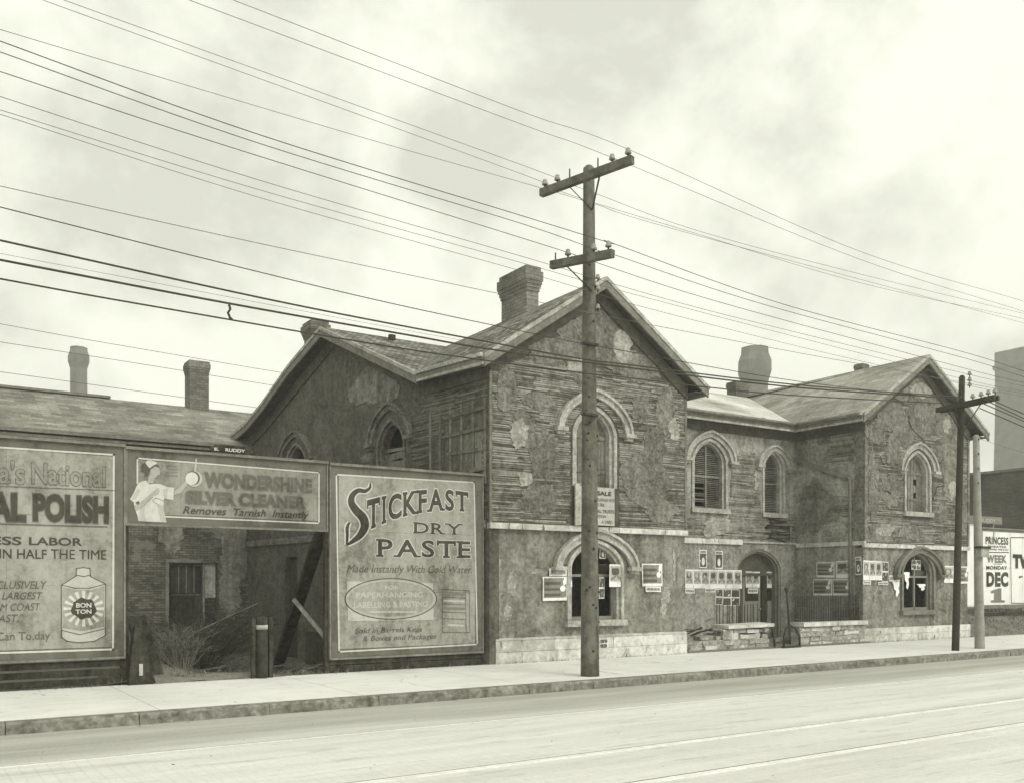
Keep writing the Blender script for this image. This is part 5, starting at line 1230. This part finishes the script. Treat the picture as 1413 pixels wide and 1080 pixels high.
def smooth(pts, n=10):
    C = []; m = len(pts)
    for k in range(m-1):
        p0, p1, p2, p3 = pts[max(k-1, 0)], pts[k], pts[k+1], pts[min(k+2, m-1)]
        for j in range(n):
            t = j/n; C.append(tuple(.5*((2*b)+(-a+c)*t+(2*a-5*b+4*c-e)*t*t+(-a+3*b-3*c+e)*t**3) for a, b, c, e in zip(p0, p1, p2, p3)))
    C.append(pts[-1]); return C
def wire(P, label, Y=13.8, r=.0055, mat='wire'):
    (x0, y0), (x1, y1) = P[0], P[1]; s = (y1-y0)/(x1-x0); P = ([(x0-120, y0-120*s)] if x0 < 330 else []) + list(P)
    (x0, y0), (x1, y1) = P[-2], P[-1]
    if x1 > 1400: s = (y1-y0)/(x1-x0); P.append((x1+150, y1+150*s))
    Q = [(*onY(px, py, Y),) for px, py in P]
    if P[0][0] < 300:                              # on towards the next pole, out of the picture
        (a0, z0), (a1, z1) = Q[0], Q[1]; sl = (z1-z0)/(a1-a0); Q = [(a0-26, z0-26*sl*.6+1.2), (a0-9, z0-9*sl*.9)] + Q
    if P[-1][0] > 1400:
        (a0, z0), (a1, z1) = Q[-2], Q[-1]; sl = (z1-z0)/(a1-a0); Q.append((a1+30, z1+30*sl*.5))
    Q = smooth([(a, Y, z) for a, z in Q])
    o = MB().tube(Q, r, 5, cap=True).build('overhead_wire', MAT[mat]); tag(o, label, 'wire', 'overhead wires along the street'); return o
WR = [
 ([(321, 0), (720, 154.4), (866, 206), (1189, 348), (1413, 416)], 'topmost thin wire, on the nearest pin of the upper crossarm', 12.85, .0045, 'wirefine'),
 ([(260, 0), (720, 172), (845, 218), (1189, 359), (1413, 430)], 'second thin wire from the top, on the inner near pin of the upper crossarm', 13.1, .0045, 'wirefine'),
 ([(87, 0), (720, 228), (771, 249), (821, 267), (967, 320), (1189, 379), (1413, 433)], 'thin wire on the inner far pin of the upper crossarm', 14.35, .0045, 'wirefine'),
 ([(58, 0), (720, 240.5), (754, 257), (823, 281), (952, 320), (1189, 391), (1413, 440)], 'thin wire on the farthest pin of the upper crossarm', 14.65, .0045, 'wirefine'),
 ([(0, 41), (204, 102), (509, 192.6), (720, 252), (818, 281), (950, 322), (1413, 446)], 'flatter thin wire passing just under the far end of the upper crossarm', 14.3, .0045, 'wirefine'),
 ([(0, 57), (357, 186), (720, 298), (843, 336), (851, 338), (1081, 420), (1330, 486), (1413, 512)], 'darker wire on the near pin of the lower crossarm', 13.05, .0065, 'wire'),
 ([(0, 72), (357, 198), (720, 309), (825, 346), (851, 353), (1053, 420), (1330, 494), (1413, 520)], 'darker wire on the middle pin of the lower crossarm', 13.35, .006, 'wire'),
 ([(0, 99), (290, 194.6), (720, 328.7), (790, 351), (824, 363), (1003, 420), (1330, 508), (1413, 528)], 'darker wire on the far pin of the lower crossarm', 13.9, .006, 'wire'),
 ([(0, 133.5), (357, 248.7), (720, 354), (826, 386), (960, 424), (1100, 459), (1338, 517), (1413, 533)], 'thin wire on the topmost side insulator of the tall pole', 13.8, .005, 'wirefine'),
 ([(0, 152), (357, 262), (720, 363), (826, 394), (862, 403), (1100, 465.5), (1338, 525), (1413, 540)], 'thin wire on the middle side insulator of the tall pole', 13.8, .0045, 'wirefine'),
 ([(0, 158), (357, 272.6), (720, 374.5), (826, 406), (873, 420), (1100, 477.8), (1338, 532), (1413, 547)], 'thin wire just under the middle side insulator of the tall pole', 13.85, .0045, 'wirefine'),
 ([(0, 257), (357, 336), (720, 412), (833, 435.6), (1100, 486.7), (1336, 529), (1413, 543)], 'lone thin wire at the lowest side insulator of the tall pole', 13.8, .0055, 'wirefine'),
 ([(0, 286), (290, 359), (545, 420), (804, 474.4), (860, 484), (1100, 526), (1330, 552)], 'single dark wire crossing the roof to the bracket on the tall pole', 13.75, .008, 'wire'),
 ([(0, 332), (402, 420), (693, 475.6), (804, 495.6), (860, 502.5), (1100, 531), (1330, 548)], 'upper of three thick cables crossing the main gable', 13.7, .015, 'wire'),
 ([(0, 359), (321, 420), (560, 462), (676, 482), (860, 506.5), (1100, 534.5), (1330, 550)], 'middle of three thick cables crossing the main gable', 13.72, .017, 'wire'),
 ([(0, 385), (194, 420), (560, 481.8), (802, 514.4), (860, 520.4), (978, 534.4), (1100, 545.6), (1312, 557)], 'lowest of three thick cables crossing the main gable', 13.7, .013, 'wire'),
 ([(1358, 547), (1413, 571), (1480, 600)], 'upper short cable leaving the dark pole at the right edge', 13.0, .013, 'wire'),
 ([(1358, 551), (1413, 577), (1480, 608)], 'second short cable leaving the dark pole at the right edge', 13.1, .013, 'wire'),
 ([(1358, 557), (1413, 581), (1480, 612)], 'third short cable leaving the dark pole at the right edge', 12.95, .013, 'wire'),
 ([(1352, 563), (1413, 589), (1480, 620)], 'lowest short cable leaving the dark pole at the right edge', 13.2, .013, 'wire'),
 ([(1346, 603), (1413, 624), (1480, 640)], 'thin drooping wire right of the pale pole', 14.2, .004, 'wirefine'),
 ([(0, 350), (321, 411), (560, 456), (700, 480), (860, 505)], 'faint thin wire running just above the middle thick cable', 13.9, .003, 'wirefine'),
]
for P, lb, Y, r, m in WR: wire(P, lb, Y, r, m)
for P, lb in (([(0, 447), (127, 470), (360, 509.5), (440, 522)], 'upper of three thin wires above the long low roof'), ([(0, 472), (180, 500), (360, 529), (440, 542)], 'middle of three thin wires above the long low roof'), ([(0, 513), (180, 538), (360, 563), (420, 572)], 'lowest of three thin wires above the long low roof')):
    wire(P, lb, 31.5, .009, 'wirefine')
a, z = onY(316, 432, 13.72); tag(MB().tube([(a, 13.72, z+.12), (a+.02, 13.72, z+.06), (a-.015, 13.72, z), (a+.015, 13.72, z-.07), (a+.05, 13.72, z-.09)], .018, 6).build('wire_spacer', MAT['iron']), 'rusty twisted spacer hung between the two lower thick cables', 'wire fitting')
a, z = onY(541, 463, 13.72); tag(MB().box(a-.05, a+.05, 13.69, 13.76, z-.07, z+.01).build('cable_clip', MAT['iron']), 'small dark clip on the middle thick cable over the west gable', 'wire fitting')

# ------------------------------------------------------------------ yard clutter
bo = thing('bollard', 'stout round bollard with a pale band flanked by two stakes at the pavement edge', 'bollard', (5.6, 16.95, 0))
MB().tube([(5.62, 16.98, -.1), (5.62, 16.98, .95), (5.62, 16.98, 1.12), (5.62, 16.98, 1.13)], [.115, .105, .09, .05], 14).build('post', MAT['darkwood'], bo)
MB().tube([(5.62, 16.98, .90), (5.62, 16.98, .98)], .109, 14).build('band', MAT['trim'], bo)
for x, z in ((5.46, 1.1), (5.79, 1.12)): MB().box(x-.035, x+.035, 16.95, 17.03, -.1, z).build('stake', MAT['darkwood'], bo)
st = thing('stump', 'short weathered post stump leaning beside the metal polish hoarding', 'stump', (3.5, 17.05, 0))
MB().prism([(3.30, 16.98, 0), (3.72, 16.98, -.0), (3.66, 17.0, .35), (3.55, 17.02, .95), (3.42, 17.02, 1.0), (3.36, 17.0, .6)], (0, .22, 0)).build('post', MAT['darkwood'], st)
MB().box(3.47, 3.53, 16.965, 16.975, .16, .36).build('label', MAT['whitedim'], st)
mb = MB(); mb.beam((3.85, 17.35, -.05), (3.5, 17.4, 1.15), .3, .14, up=(0, 1, 0)); tag(mb.build('timber_post', MAT['darkwood']), 'dark rotten timber leaning left behind the weathered stump', 'post')
def bush(label, cx, cy, r, h, n, mat, lean=.5, seedz=0):
    mb = MB()
    for k in range(n):
        a = rnd.uniform(0, 6.28); q = r*.4*rnd.random()**.5; x, y = cx+q*math.cos(a), cy+q*math.sin(a); z = yardz(x, y)-.03
        L = h*rnd.uniform(.45, 1.1); dx, dy = rnd.gauss(0, lean*1.3)*r, rnd.gauss(0, lean*1.3)*r
        P = [(x, y, z), (x+dx*.3+rnd.gauss(0, .06), y+dy*.3+rnd.gauss(0, .06), z+L*.45), (x+dx*.75+rnd.gauss(0, .1), y+dy*.7+rnd.gauss(0, .1), z+L*.8), (x+dx*1.2, y+dy, z+L*rnd.uniform(.75, 1.0))]
        mb.tube(P, [.006, .005, .004, .002], 3, cap=False)
        for j in range(3):
            t = rnd.uniform(.4, 1); p = Vector(P[1]).lerp(Vector(P[3]), t); e = p+Vector((rnd.gauss(0, .09), rnd.gauss(0, .09), rnd.uniform(.02, .16))); mb.tube([p, e], [.004, .002], 3, cap=False)
    return tag(mb.build('dry_bush', MAT[mat], recalc=False), label, 'bush', 'dry bushes in the yard')
bush('dense pale dry bush beside the leaning rotten timber', 4.3, 17.8, .6, .8, 130, 'grass', .35)
bush('dark dead brush piled under the boarded brick wing window', 5.5, 21.2, 1.2, 1.5, 260, 'brush', .6)
bush('scrubby dark brush in the middle of the yard left of the bollard', 6.4, 23.2, 1.1, 1.0, 200, 'brush', .6)
for k, (x, y, dx, dy, w) in enumerate(((5.0, 18.6, 1.1, .5, .14), (5.9, 19.6, .9, -.6, .1), (7.2, 18.9, .7, .8, .12), (4.6, 20.4, 1.4, .3, .1), (8.6, 18.2, .6, .3, .13), (6.3, 20.9, -.9, .7, .12))):
    z = yardz(x, y)+.05; o = MB().beam((x, y, z), (x+dx, y+dy, yardz(x+dx, y+dy)+rnd.uniform(.06, .35)), w, .03).build('broken_board', MAT['plank'])
    tag(o, ('short broken board lying in the yard nearest the bollard', 'thin broken board tilted in the middle of the yard', 'broken board lying before the dark doorway in the yard', 'long thin board lying under the boarded wing window', 'broken board lying close behind the paste hoarding', 'broken board thrust into the dark dead brush')[k], 'board', 'broken boards in the yard')
mb = MB()
for k in range(160):                               # fallen twigs
    x, y = rnd.uniform(3.6, 9.5), rnd.uniform(17.4, 24); z = yardz(x, y)+.02; a = rnd.uniform(0, 6.28); L = rnd.uniform(.2, .9)
    P = [Vector((x, y, z)), Vector((x+L*.5*math.cos(a)+rnd.gauss(0, .06), y+L*.5*math.sin(a), z+rnd.uniform(.02, .2))), Vector((x+L*math.cos(a), y+L*math.sin(a)+rnd.gauss(0, .06), z+rnd.uniform(0, .3)))]
    mb.tube(P, [.009, .006, .003], 3, cap=False)
struct(mb.build('twigs', MAT['plank'], recalc=False), 'stuff')
mb = MB(); pb = []
for px, py in ((252, 872), (262, 864), (268, 872), (290, 862), (320, 848), (342, 838), (356, 832)): a, z = onY(px, py, 19.5); pb.append((a, 19.5, z))
mb.tube(smooth(pb, 5), .013, 5); tag(mb.build('branch', MAT['plank']), 'long dead branch lying slantwise over the dark brush', 'branch')
mb = MB()
for i in range(18):
    for k in range(6):
        q = [(3.75+2.3*(i+a)/18, 17.0+.75*(k+b)/6) for a, b in ((0,0),(1,0),(1,1),(0,1))]
        hz_ = lambda x, y: max(.002, .004+.09*math.sin(math.pi*min(1, max(0, (x-3.75)/2.3)))*math.sin(math.pi*min(1, max(0, (y-17.0)/.75)))+.03*mnoise.noise(Vector((x*3, y*3, 1))))
        mb.face([(x, y, max(hz_(x, y), yardz(x, y)+.01 if y > 17.12 else .002)) for x, y in q], True)
struct(mb.build('trodden_soil', MAT['bank'], recalc=False))
mb = MB()
for k in range(900):
    r_ = rnd.random()
    if r_ < .45: x, y, z = rnd.uniform(-2, 40), 13.23-abs(rnd.gauss(0, .10)), -.148
    elif r_ < .8: x, y, z = rnd.uniform(1, 30), 17.02-abs(rnd.gauss(0, .10)), .002
    else: x, y, z = rnd.uniform(0, 28), rnd.uniform(5.5, 13), -.148
    q = rnd.uniform(.006, .022); P = [Vector((x+rnd.uniform(-q, q), y+rnd.uniform(-q, q), z+rnd.uniform(0, .6)*q)) for _ in range(4)]
    for f in ((0, 1, 2), (0, 1, 3), (0, 2, 3), (1, 2, 3)): mb.face([P[i] for i in f])
struct(mb.build('grit', MAT['bank']), 'stuff')
mb = MB()
for k in range(9000):
    x = rnd.uniform(2.6, 10.5); y = 17.15+rnd.random()**1.6*7.5
    if x > 10.4-.08*(y-17): continue
    z = yardz(x, y); h = rnd.uniform(.02, .11)*(1.6 if rnd.random() < .08 else 1); a = rnd.uniform(0, 6.28); w = .008
    mb.face([(x-w*math.cos(a), y-w*math.sin(a), z-.01), (x+w*math.cos(a), y+w*math.sin(a), z-.01), (x+rnd.gauss(0, .04), y+rnd.gauss(0, .04), z+h)])
for k in range(700):
    x, y = rnd.choice(((rnd.uniform(10.8, 16.4), 17.02), (rnd.uniform(16.5, 23.7), 17.12), (rnd.uniform(23.8, 29.2), 17.22), (rnd.uniform(-2, 10.5), 17.08))); y -= abs(rnd.gauss(0, .02)); h = rnd.uniform(.02, .07); w = .006
    mb.face([(x-w, y, -.005), (x+w, y, -.005), (x+rnd.gauss(0, .025), y+rnd.gauss(0, .025), h)])
struct(mb.build('grass', MAT['grass'], recalc=False), 'stuff')
mb = MB()
for k in range(5000):
    x = rnd.uniform(29.3, 46); y = rnd.uniform(17.15, 20); z = bankz(x, y); h = rnd.uniform(.03, .16); a = rnd.uniform(0, 6.28); w = .012
    mb.face([(x-w*math.cos(a), y-w*math.sin(a), z-.01), (x+w*math.cos(a), y+w*math.sin(a), z-.01), (x+rnd.gauss(0, .06), y+rnd.gauss(0, .06), z+h)])
struct(mb.build('dry_grass', MAT['grass'], recalc=False), 'stuff')
mb = MB()
for k in range(70):
    x, y = rnd.choice(((rnd.uniform(5.2, 6.4), rnd.uniform(20.5, 22.5)), (rnd.uniform(6.9, 9.5), rnd.uniform(18.3, 20)), (rnd.uniform(4, 10), rnd.uniform(17.3, 22)))); s = rnd.uniform(.02, .1); z = yardz(x, y)
    P = [Vector((x+rnd.uniform(-s, s), y+rnd.uniform(-s, s), z+rnd.uniform(-.3, 1)*s)) for _ in range(4)]
    for f in ((0, 1, 2), (0, 1, 3), (0, 2, 3), (1, 2, 3)): mb.face([P[i] for i in f])
struct(mb.build('rubble', MAT['rubble']), 'stuff')
mb = MB(); F7 = WS
mb.fbox(WS, 4.5, 7.8, -.6, .42, .5, .55)
for a in (4.6, 5.7, 6.8): mb.fbox(WS, a, a+.9, -.45, .3, .551, .565)
tag(mb.build('low_hoarding', MAT['darkwood']), 'low dark panelled boarding at the foot of the west wall behind the leaning prop', 'boarding')
tag(MB().box8([(8.0, 18.6, -.2), (9.2, 18.6, -.2), (9.2, 18.9, -.25), (8.0, 18.9, -.25), (8.0, 18.6, -.05), (9.2, 18.6, -.1), (9.2, 18.9, -.1), (8.0, 18.9, -.1)]).build('fallen_block', MAT['plank']), 'flat weathered block lying behind the foot of the paste hoarding', 'block')

# ------------------------------------------------------------------ smoky air
hz = MB().box(-60, 250, -25, 190, -2.4, 57).build('haze', bpy.data.materials.new('haze_air'))
hm = hz.data.materials[0]; hm.use_nodes = True; hm.node_tree.nodes.clear()
_o = hm.node_tree.nodes.new('ShaderNodeOutputMaterial'); _v = hm.node_tree.nodes.new('ShaderNodeVolumePrincipled')
_v.inputs['Color'].default_value = (1, 1, .96, 1); _v.inputs['Density'].default_value = HAZE; _v.inputs['Anisotropy'].default_value = .2
hm.node_tree.links.new(_v.outputs[0], _o.inputs['Volume']); struct(hz, 'stuff')
